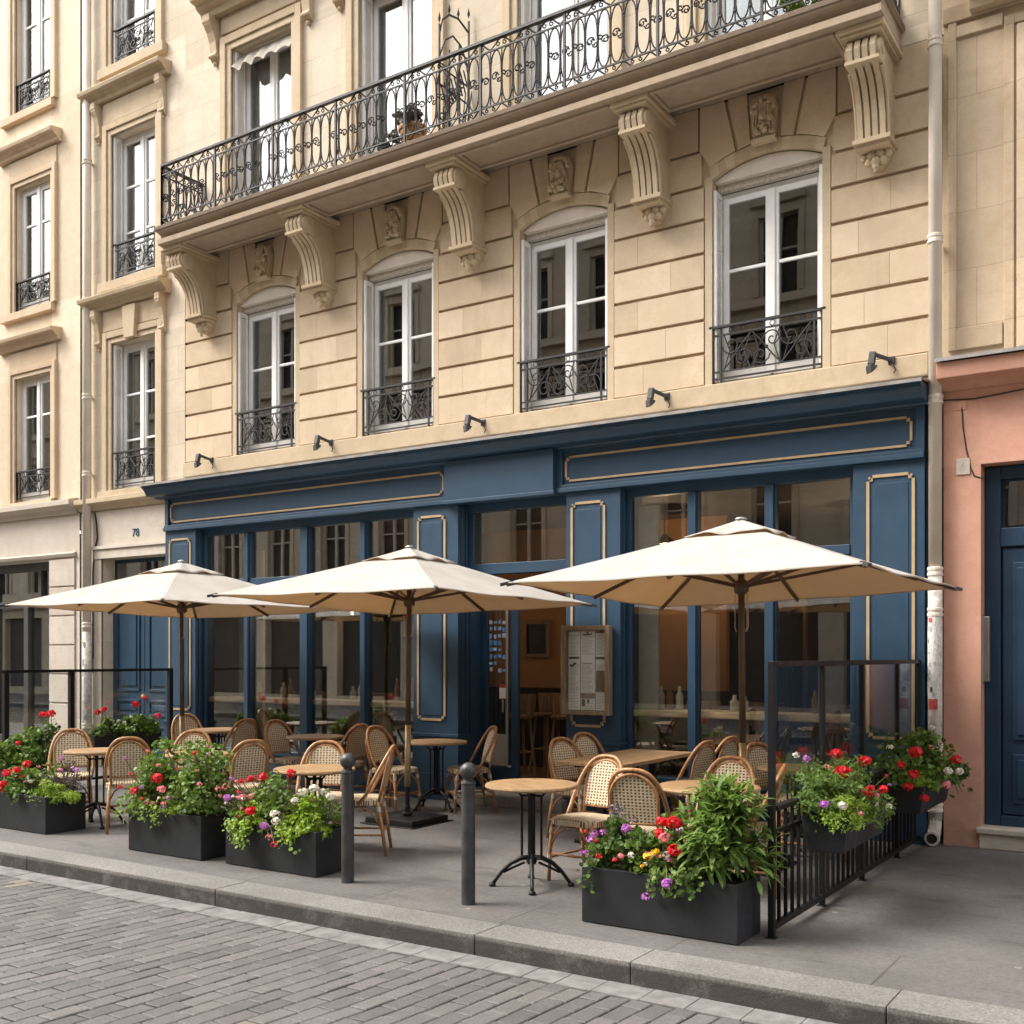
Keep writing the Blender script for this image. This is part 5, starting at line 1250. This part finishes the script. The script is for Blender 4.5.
# left glass screen
sx_ = -11.82
ls = empty('glass_screen', (sx_, -1.5, 0), 'black framed glass screen at the left end of the terrace', 'screen')
for y in (-2.72, -1.86, -.36):
    m = MB(); m.box(sx_-.03, sx_+.03, y-.03, y+.03, 0, 1.47); m.box(sx_-.055, sx_+.055, y-.055, y+.055, 0, .012); m.build('post', 'black', ls, bevel=.004)
m = MB(); m.box(sx_-.024, sx_+.024, -2.75, -.33, 1.44, 1.475); m.build('top_rail', 'black', ls)
m = MB(); m.box(sx_-.02, sx_+.02, -2.69, -.39, .08, .11); m.build('bottom_rail', 'black', ls)
for a, b in ((-2.69, -1.89), (-1.83, -.39)):
    m = MB(); m.box(sx_-.004, sx_+.004, a, b, .11, 1.44); m.build('glass_panel', 'cglass', ls)

# ------------------------------------------------------------------ planters and plants
def planter(x0, x1, y0, y1, h, lab, nm='planter', z0=0, taper=0):
    p = empty(nm, ((x0+x1)/2, (y0+y1)/2, z0), lab, 'planter', 'charcoal planter boxes'); t = .018
    m = MB(); k = taper
    o = [(x0+k, y0+k*.3), (x1-k, y0+k*.3), (x1-k, y1-k*.3), (x0+k, y1-k*.3)]; q = [(x0, y0), (x1, y0), (x1, y1), (x0, y1)]; n = [(x0+t, y0+t), (x1-t, y0+t), (x1-t, y1-t), (x0+t, y1-t)]
    vs = [(a, b, z0+.004) for a, b in o]+[(a, b, z0+h) for a, b in q]+[(a, b, z0+h) for a, b in n]+[(a, b, z0+h-.06) for a, b in n]
    fs = [(3,2,1,0)]
    for s in range(3): fs += [(4*s+i, 4*s+(i+1) % 4, 4*s+4+(i+1) % 4, 4*s+4+i) for i in range(4)]
    m.add(vs, fs); m.build('box', 'planter', p, bevel=.005)
    m = MB(); nx = 12
    vs = [(x0+t+(x1-x0-2*t)*i/nx, y0+t+(y1-y0-2*t)*j/4, z0+h-.035+random.uniform(-.012, .012)) for j in range(5) for i in range(nx+1)]
    m.add(vs, [(j*(nx+1)+i, j*(nx+1)+i+1, (j+1)*(nx+1)+i+1, (j+1)*(nx+1)+i) for j in range(4) for i in range(nx)]); m.build('soil', 'soil', p)
    return p
def rnd_dir(up=0.0):
    while True:
        v = Vector((random.uniform(-1, 1), random.uniform(-1, 1), random.uniform(-1, 1)))
        if .05 < v.length < 1:
            v.normalize(); v.z += up; return v.normalized()
def leaf_round(m, p, n, s):
    u = n.cross(rnd_dir()).normalized(); w = n.cross(u); k = 6; lobe = random.uniform(.75, 1.0)
    vs = [p-n*s*.12]+[p+(u*math.cos(2*math.pi*i/k)+w*math.sin(2*math.pi*i/k))*s*(1 if i % 2 else lobe)+n*s*random.uniform(-.15, .15) for i in range(k)]
    m.add(vs, [(0, 1+i, 1+(i+1) % k) for i in range(k)])
def leaf_small(m, p, n, s):
    u = n.cross(rnd_dir()).normalized(); w = n.cross(u)
    m.add([p-u*s, p+w*s*.42+n*s*.1, p+u*s, p-w*s*.42+n*s*.1], [(0, 1, 2), (0, 2, 3)])
def leaf_lance(m, p, d, ln, wd):
    s = d.cross(Vector((0, 0, 1)))
    if s.length < .1: s = Vector((1, 0, 0))
    s.normalize(); pts = []; q = Vector(p); dd = Vector(d)
    for i in range(5):
        t = i/4; w = wd*(math.sin(math.pi*min(1, .12+t*.88))**.8)
        pts.append((q-s*w, q-Vector((0, 0, w*.35)), q+s*w)); dd = (dd+Vector((0, 0, -.22))).normalized(); q = q+dd*ln/4
    vs = [v for r in pts for v in r]; fs = []
    for i in range(4): a = i*3; fs += [(a, a+1, a+4, a+3), (a+1, a+2, a+5, a+4)]
    m.add(vs, fs)
GROW = (2.7, 1.06)
PLANT_BED = 'bedding plants in the planters'
def plant(nm, lab, cat, c, rad, mat, kind='round', n=420, size=.026, clumps=14, blooms=(), trail=0, low=-.15):
    c = Vector(c); t = empty(nm, c, lab, cat, PLANT_BED); n = int(n*GROW[0]); size *= (.84 if kind != 'lance' else 1); rad = tuple(r*GROW[1] for r in rad); clumps = int(clumps*1.35)
    m = MB(); st = MB(); cl = []
    for i in range(clumps):
        d = rnd_dir(.35); f = random.uniform(.45, 1.0)
        q = Vector((d.x*rad[0]*f, d.y*rad[1]*f, max(low*rad[2], d.z*rad[2]*f)))
        cl.append(q)
    for q in cl:
        st.tube([tuple(c+Vector((q.x*.15, q.y*.15, -.02))), tuple(c+Vector((q.x*.5, q.y*.5, max(.02, q.z*.7)))), tuple(c+q)], [.006, .005, .003], 4)
    per = max(1, n//clumps); cr = .36*sum(rad)/3
    for q in cl:
        sc = random.uniform(.75, 1.25)
        for _ in range(int(per*random.uniform(.7, 1.3))):
            d = rnd_dir(); f = random.random()**.45
            p = q+Vector((d.x, d.y, d.z*.75))*cr*sc*f
            if p.z < -.03 and abs(p.x) < rad[0] and trail == 0: p.z = abs(p.z)
            nn = (p.normalized()*.5+rnd_dir(.55)).normalized() if p.length > .01 else Vector((0, 0, 1))
            s = size*random.uniform(.65, 1.25); P = c+p
            if kind == 'round': leaf_round(m, P, nn, s)
            elif kind == 'small': leaf_small(m, P, nn, s)
            else:
                dd = (p.normalized()*.7+Vector((0, 0, .12))+rnd_dir()*.75).normalized(); leaf_lance(m, P, dd, size*random.uniform(2.2, 3.9), size*.42)
    for _ in range(trail):
        x = random.uniform(-rad[0], rad[0])*.9; ln = random.uniform(.08, .22); y = -rad[1]*1.02
        for k in range(int(ln*150)):
            f = k/(ln*150); P = c+Vector((x+random.gauss(0, .03), y-.03+random.gauss(0, .022), .05-ln*f+random.gauss(0, .012)))
            (leaf_small if kind == 'small' else leaf_round)(m, P, (Vector((0, -.8, .5))+rnd_dir()*.7).normalized(), size*random.uniform(.6, 1.1))
    m.build('foliage', mat, t); st.build('stem', 'stem', t)
    blooms = list(blooms)
    if blooms and (c.y < -3.5 or c.x > -2.3):
        for _ in range(6):
            a = random.uniform(-1, 1); h = random.uniform(.15, 1.0)
            blooms.append((c.x+(a*rad[0]*.9 if c.y < -3.5 else random.uniform(-.1, .9)*rad[0]), c.y-(rad[1]*(1.05-h*.5) if c.y < -3.5 else -a*rad[1]*.8), c.z+rad[2]*h*.95, random.choice(['pinkfl', 'whitefl', 'purple', 'pinkfl', 'red']), random.uniform(.014, .024)))
    for (x, y, z, bm, r) in blooms:
        b = MB(); r *= .95; P = Vector((x, y, z))+(Vector((0, -.055, .01)) if c.y < -3.5 else (Vector((.05, -.04, .01)) if c.x > -2.3 else Vector((.01, -.03, .02)))); npet = 34 if r > .03 else 16
        for _ in range(npet):
            d = rnd_dir(.25); q = P+Vector((d.x, d.y, d.z*.8))*r*random.uniform(.75, 1.0)
            leaf_round(b, q, (d+rnd_dir()*.35).normalized(), r*random.uniform(.32, .46))
        b.build('flower_head', bm, t)
        base = Vector((c.x+(x-c.x)*.6, c.y+(y-c.y)*.6, c.z+.04)); s_ = MB(); s_.tube([tuple(base), tuple((base+P)/2+Vector((0, .01, .02))), tuple(P)], .0035, 4); s_.build('flower_stem', 'stem', t)
    return t
random.seed(21)
H_ = .345
planter(-9.90, -8.93, -4.09, -3.67, H_, 'low charcoal planter at the left edge holding red geraniums')
planter(-7.66, -6.75, -4.15, -3.76, .355, 'charcoal planter with bushy green plants, second from the left at the kerb')
planter(-6.50, -5.53, -4.12, -3.74, .335, 'charcoal planter with lime green and white flowers beside the left bollard')
planter(-3.25, -2.24, -4.17, -3.80, H_, 'charcoal planter nearest the camera with yellow and purple flowers')
planter(-11.55, -10.6, -3.05, -2.65, .40, 'charcoal planter behind the far left one, beneath tall green shrubs')
planter(-11.78, -11.50, -1.75, -.75, .24, 'dark flower box hung on the left glass screen', 'flower_box', .42, .03)
planter(-2.11, -1.82, -3.46, -2.54, .215, 'dark tapered flower box on the right fence, the one nearer the street', 'flower_box', .445, .035)
planter(-2.11, -1.82, -1.44, -.45, .215, 'dark tapered flower box on the right fence, the one close to the downpipe', 'flower_box', .43, .035)
# far left planter
plant('geranium', 'red geraniums at the left end of the far left planter', 'plant', (-9.50, -3.88, .36), (.30, .20, .24), 'green', 'round', 620, .024, 18,
      [(-9.52,-4.05,.52,'red',.048),(-9.24,-4.02,.62,'red',.045),(-9.66,-4.0,.36,'red',.042),(-9.54,-4.08,.42,'red',.042),(-9.36,-4.05,.56,'red',.04)], 3)
plant('lime_plant', 'bright green cushion plant at the right end of the far left planter', 'plant', (-9.02, -3.90, .35), (.20, .18, .15), 'lime_leaf', 'small', 800, .02, 14, [], 2)
plant('verbena', 'small mauve flowers behind the bright cushion plant at far left', 'plant', (-9.15, -3.75, .38), (.20, .14, .24), 'greyleaf', 'small', 260, .018, 10,
      [(-9.05,-3.80,.67,'purple',.03),(-8.88,-3.78,.58,'purple',.026),(-8.80,-3.80,.57,'purple',.024),(-9.3,-3.95,.45,'whitefl',.022)])
plant('tall_shrub', 'tall leafy shrub at the left edge behind the geranium planter', 'plant', (-11.28, -2.85, .42), (.42, .28, .42), 'green', 'round', 1000, .03, 22,
      [(-11.0,-3.05,.66,'red',.032),(-11.3,-3.1,.55,'whitefl',.03)])
plant('geranium', 'tall red geranium rising in front of the stone pier at the left', 'plant', (-10.78, -2.85, .42), (.24, .22, .42), 'dgreen', 'round', 520, .026, 16,
      [(-10.62,-2.9,.99,'red',.05),(-10.70,-2.95,.98,'red',.04),(-10.55,-2.8,.72,'whitefl',.03)])
# hung box at the left screen
plant('geranium', 'red geranium left of the blue street door, in the screen flower box', 'plant', (-11.62, -1.50, .66), (.16, .26, .20), 'green', 'round', 420, .026, 12,
      [(-11.6,-1.62,.92,'red',.042),(-11.66,-1.48,.95,'red',.042),(-11.55,-1.35,.80,'whitefl',.025)])
plant('geranium', 'red geranium in front of the blue street door', 'plant', (-11.60, -.98, .66), (.16, .26, .24), 'green', 'round', 480, .028, 13,
      [(-11.55,-1.10,1.0,'red',.055),(-11.50,-1.0,1.08,'red',.035),(-11.47,-.82,.84,'red',.045),(-11.5,-1.2,.85,'whitefl',.028),(-11.5,-1.3,.78,'whitefl',.026)])
# bushy green planter
plant('green_bush', 'rounded green bush at the left end of the second planter', 'plant', (-7.48, -3.95, .40), (.27, .22, .50), 'green', 'round', 950, .023, 26,
      [(-7.54,-4.13,.50,'red',.042),(-7.28,-4.10,.62,'red',.05),(-7.20,-4.12,.54,'pinkfl',.038)], 2)
plant('green_bush', 'rounded green bush at the right end of the second planter', 'plant', (-6.95, -3.95, .40), (.28, .22, .48), 'green', 'round', 980, .022, 26, [(-7.22,-3.9,.75,'pinkfl',.022),(-6.66,-4.0,.56,'pinkfl',.03)])
plant('trailing_plant', 'small light green plant spilling over the front of the second planter', 'plant', (-7.28, -4.08, .37), (.22, .09, .12), 'lime_leaf', 'round', 260, .019, 9, [(-7.1,-4.18,.40,'greyleaf',.03)], 3)
# lime planter
plant('geranium', 'red geraniums in the middle of the lime leafed planter', 'plant', (-6.12, -3.92, .35), (.36, .20, .34), 'green', 'round', 900, .022, 24,
      [(-6.15,-4.0,.69,'red',.045),(-5.90,-3.95,.73,'red',.042),(-6.16,-4.12,.44,'red',.046),(-6.34,-3.95,.66,'red',.032),(-6.42,-3.97,.64,'red',.03),(-6.30,-4.08,.53,'pinkfl',.034),(-6.2,-4.08,.55,'pinkfl',.028)], 2)
plant('verbena', 'mauve and pink flowers at the left end of the lime leafed planter', 'plant', (-6.40, -4.0, .35), (.16, .12, .20), 'dgreen', 'small', 320, .02, 10,
      [(-6.44,-4.10,.52,'purple',.036),(-6.52,-4.05,.60,'pinkfl',.03),(-5.96,-4.17,.35,'purple',.036),(-5.88,-4.20,.28,'pinkfl',.028),(-5.80,-4.22,.235,'red',.03)])
plant('lime_plant', 'lime green trailing plant hanging over the front left of the planter at the left bollard', 'plant', (-6.22, -4.10, .33), (.16, .08, .14), 'lime_leaf', 'round', 330, .02, 9, [], 6)
plant('lime_plant', 'lime green cushion plant at the right end of the planter at the left bollard', 'plant', (-5.73, -4.0, .34), (.20, .16, .19), 'lime_leaf', 'round', 700, .021, 16, [], 3)
plant('alyssum', 'white flower clusters beside the left bollard', 'plant', (-5.76, -3.86, .36), (.22, .12, .24), 'green', 'small', 380, .02, 12,
      [(-5.74,-3.98,.60,'whitefl',.040),(-5.66,-3.95,.63,'whitefl',.042),(-5.81,-4.0,.53,'whitefl',.036),(-5.90,-4.12,.44,'whitefl',.04),(-5.86,-4.14,.40,'whitefl',.032),(-5.54,-3.9,.57,'whitefl',.036),(-5.62,-3.9,.60,'whitefl',.034),(-5.92,-4.1,.37,'whitefl',.03)])
# front planter
plant('verbena', 'mauve flowers and grey leaves at the left end of the front planter', 'plant', (-3.10, -3.98, .37), (.20, .18, .22), 'dgreen', 'round', 520, .021, 15,
      [(-2.95,-4.10,.59,'purple',.036),(-3.17,-4.10,.54,'purple',.03),(-3.20,-4.1,.50,'purple',.026),(-3.12,-4.08,.55,'purple',.022)], 1)
plant('grey_plant', 'dry grey leaved plant behind the mauve flowers of the front planter', 'plant', (-3.12, -3.86, .40), (.12, .08, .30), 'greyleaf', 'small', 300, .02, 9, [])
plant('geranium', 'red geraniums in the middle of the front planter', 'plant', (-2.78, -3.96, .37), (.24, .20, .26), 'green', 'round', 720, .022, 18,
      [(-2.655,-4.06,.645,'red',.05),(-2.745,-4.04,.64,'red',.038),(-2.70,-4.10,.56,'pinkfl',.036),(-2.625,-4.12,.495,'red',.046),(-2.74,-4.08,.58,'red',.034),(-2.56,-4.1,.55,'pinkfl',.02)], 0)
plant('marigold', 'small yellow flowers in the front planter', 'plant', (-2.77, -4.08, .37), (.14, .08, .10), 'green', 'round', 240, .02, 8,
      [(-2.775,-4.17,.45,'yellow',.030),(-2.725,-4.17,.485,'yellow',.028),(-2.80,-4.19,.395,'yellow',.016),(-2.62,-4.24,.325,'purple',.034),(-2.74,-4.26,.235,'purple',.028)], 0)
plant('trailing_plant', 'green plant trailing down the front face of the front planter', 'plant', (-2.60, -4.14, .35), (.16, .05, .10), 'green', 'round', 260, .021, 8, [], 7)
plant('lance_plant', 'tall plant with long narrow green leaves at the right end of the front planter', 'plant', (-2.41, -3.97, .44), (.23, .19, .42), 'lance', 'lance', 520, .036, 40, [], 0)
# flower boxes on the right fence
plant('geranium', 'red geranium in the nearer fence flower box', 'plant', (-1.99, -3.08, .67), (.22, .44, .31), 'green', 'small', 1700, .024, 34,
      [(-1.98,-3.15,.90,'red',.056),(-1.90,-2.95,.96,'red',.045),(-2.08,-2.95,1.0,'red',.04),(-1.76,-3.05,.80,'red',.034),(-1.82,-3.15,.80,'red',.04),(-2.20,-3.2,.98,'purple',.03),(-2.26,-3.2,1.0,'whitefl',.026)])
plant('lime_plant', 'lime green feathery plant spilling over the nearer fence flower box', 'plant', (-1.90, -3.22, .66), (.14, .28, .15), 'lime_leaf', 'small', 900, .019, 18,
      [(-1.99,-3.50,.74,'purple',.034),(-1.90,-3.45,.735,'whitefl',.032),(-1.74,-3.0,.69,'whitefl',.028)], 2)
plant('geranium', 'red geranium in the fence flower box close to the downpipe', 'plant', (-1.98, -1.0, .65), (.24, .48, .36), 'green', 'round', 1100, .024, 28,
      [(-1.93,-1.4,.90,'red',.055),(-2.03,-1.45,.80,'red',.038),(-1.93,-1.5,.74,'red',.044),(-1.97,-1.48,.64,'red',.042),(-1.70,-1.1,.83,'red',.044),(-1.86,-1.45,.56,'red',.036),(-1.88,-1.1,1.07,'whitefl',.028),(-1.72,-1.3,.76,'whitefl',.036),(-1.66,-1.2,.75,'whitefl',.034),(-1.70,-1.45,.67,'pinkfl',.036),(-2.15,-1.3,.92,'whitefl',.03)])
plant('lime_plant', 'light green trailing plant at the front of the flower box close to the downpipe', 'plant', (-1.86, -1.22, .64), (.10, .22, .10), 'lime_leaf', 'small', 420, .021, 9, [], 0)
plant('trailing_plant', 'ivy like sprays hanging off the far end of the flower box close to the downpipe', 'plant', (-1.80, -.72, .62), (.16, .22, .16), 'dgreen', 'round', 320, .024, 16, [], 0, -.9)
# things on the balcony
def pot(x, y, z, r, h, mat, lab, leaf='green', fr=.16, bl=()):
    p = empty('flower_pot', (x, y, z), lab, 'pot', 'pots on the balcony'); m = MB(); m.lathe([(r*.7, z), (r, z+h*.85), (r*1.1, z+h*.86), (r*1.1, z+h), (r*.9, z+h), (r*.85, z+h*.9)], (x, y), 16); m.build('pot', mat, p)
    if fr: plant('balcony_plant', lab.replace('pot', 'plant').replace('holding', 'beside'), 'plant', (x, y, z+h), (fr, fr, fr*1.1), leaf, 'round', 200, .03, 8, bl)
pot(-7.55, -.45, 7.27, .15, .34, 'orange', 'orange brown pot on the balcony behind the railing, left of the fan grille', 'greyleaf', .2)
pot(-7.92, -.42, 7.27, .11, .2, 'black', 'small dark pot on the balcony under the second upper window', 'greyleaf', .16)
pot(-3.15, -.50, 7.27, .08, .14, 'terra', 'small terracotta pot near the right end of the balcony', 'lime_leaf', .12)
pot(-2.85, -.52, 7.27, .08, .14, 'terra', 'small terracotta pot at the very right end of the balcony', 'green', .12, [(-2.86,-.55,7.5,'pinkfl',.04),(-2.8,-.5,7.48,'pinkfl',.035)])
pot(-9.55, -.45, 7.27, .07, .12, 'orange', 'small pot on the balcony beside the leftmost upper window', 'dgreen', 0)

# ------------------------------------------------------------------ light and camera
w = bpy.data.worlds.new('World'); SC.world = w; w.use_nodes = True
nt = w.node_tree; bg = nt.nodes['Background']
SUN = Vector((-.55, -.36, .75)).normalized()
sky = nt.nodes.new('ShaderNodeTexSky'); sky.sky_type = 'NISHITA'; sky.sun_disc = False
sky.sun_elevation = math.asin(SUN.z); sky.sun_rotation = math.atan2(SUN.x, SUN.y); sky.air_density = 1.0; sky.dust_density = 3.0; sky.ozone_density = 1.0
hs = nt.nodes.new('ShaderNodeHueSaturation'); hs.inputs['Saturation'].default_value = .28
nt.links.new(sky.outputs[0], hs.inputs['Color'])
tint = nt.nodes.new('ShaderNodeMix'); tint.data_type = 'RGBA'; tint.blend_type = 'MULTIPLY'; tint.inputs[0].default_value = 1; tint.inputs[7].default_value = (1.0, .985, .96, 1)
nt.links.new(hs.outputs[0], tint.inputs[6]); nt.links.new(tint.outputs[2], bg.inputs[0]); bg.inputs[1].default_value = .15
sl = bpy.data.lights.new('sun', 'SUN'); sl.energy = .95; sl.angle = R(24); sl.color = (1, .955, .89)
so = bpy.data.objects.new('sun', sl); COL.objects.link(so); so.rotation_euler = (-SUN).to_track_quat('-Z', 'Y').to_euler()
cam = bpy.data.cameras.new('camera'); co = bpy.data.objects.new('camera', cam); COL.objects.link(co); SC.camera = co
cam.sensor_width = 36; cam.sensor_fit = 'HORIZONTAL'; cam.lens = 36*1065.5/1024; cam.shift_y = (656-512)/1024; cam.clip_end = 500; cam.clip_start = .05
co.location = (0, -9.9, 1.64); co.rotation_euler = (R(90), 0, math.atan(700/1065.5))
vs = SC.view_settings; vs.view_transform = 'Standard'; vs.look = 'None'; vs.exposure = 1.9; vs.gamma = 1
SC.display_settings.display_device = 'sRGB'
SC.cycles.max_bounces = 8; SC.cycles.transparent_max_bounces = 16; SC.cycles.diffuse_bounces = 4; SC.cycles.glossy_bounces = 4
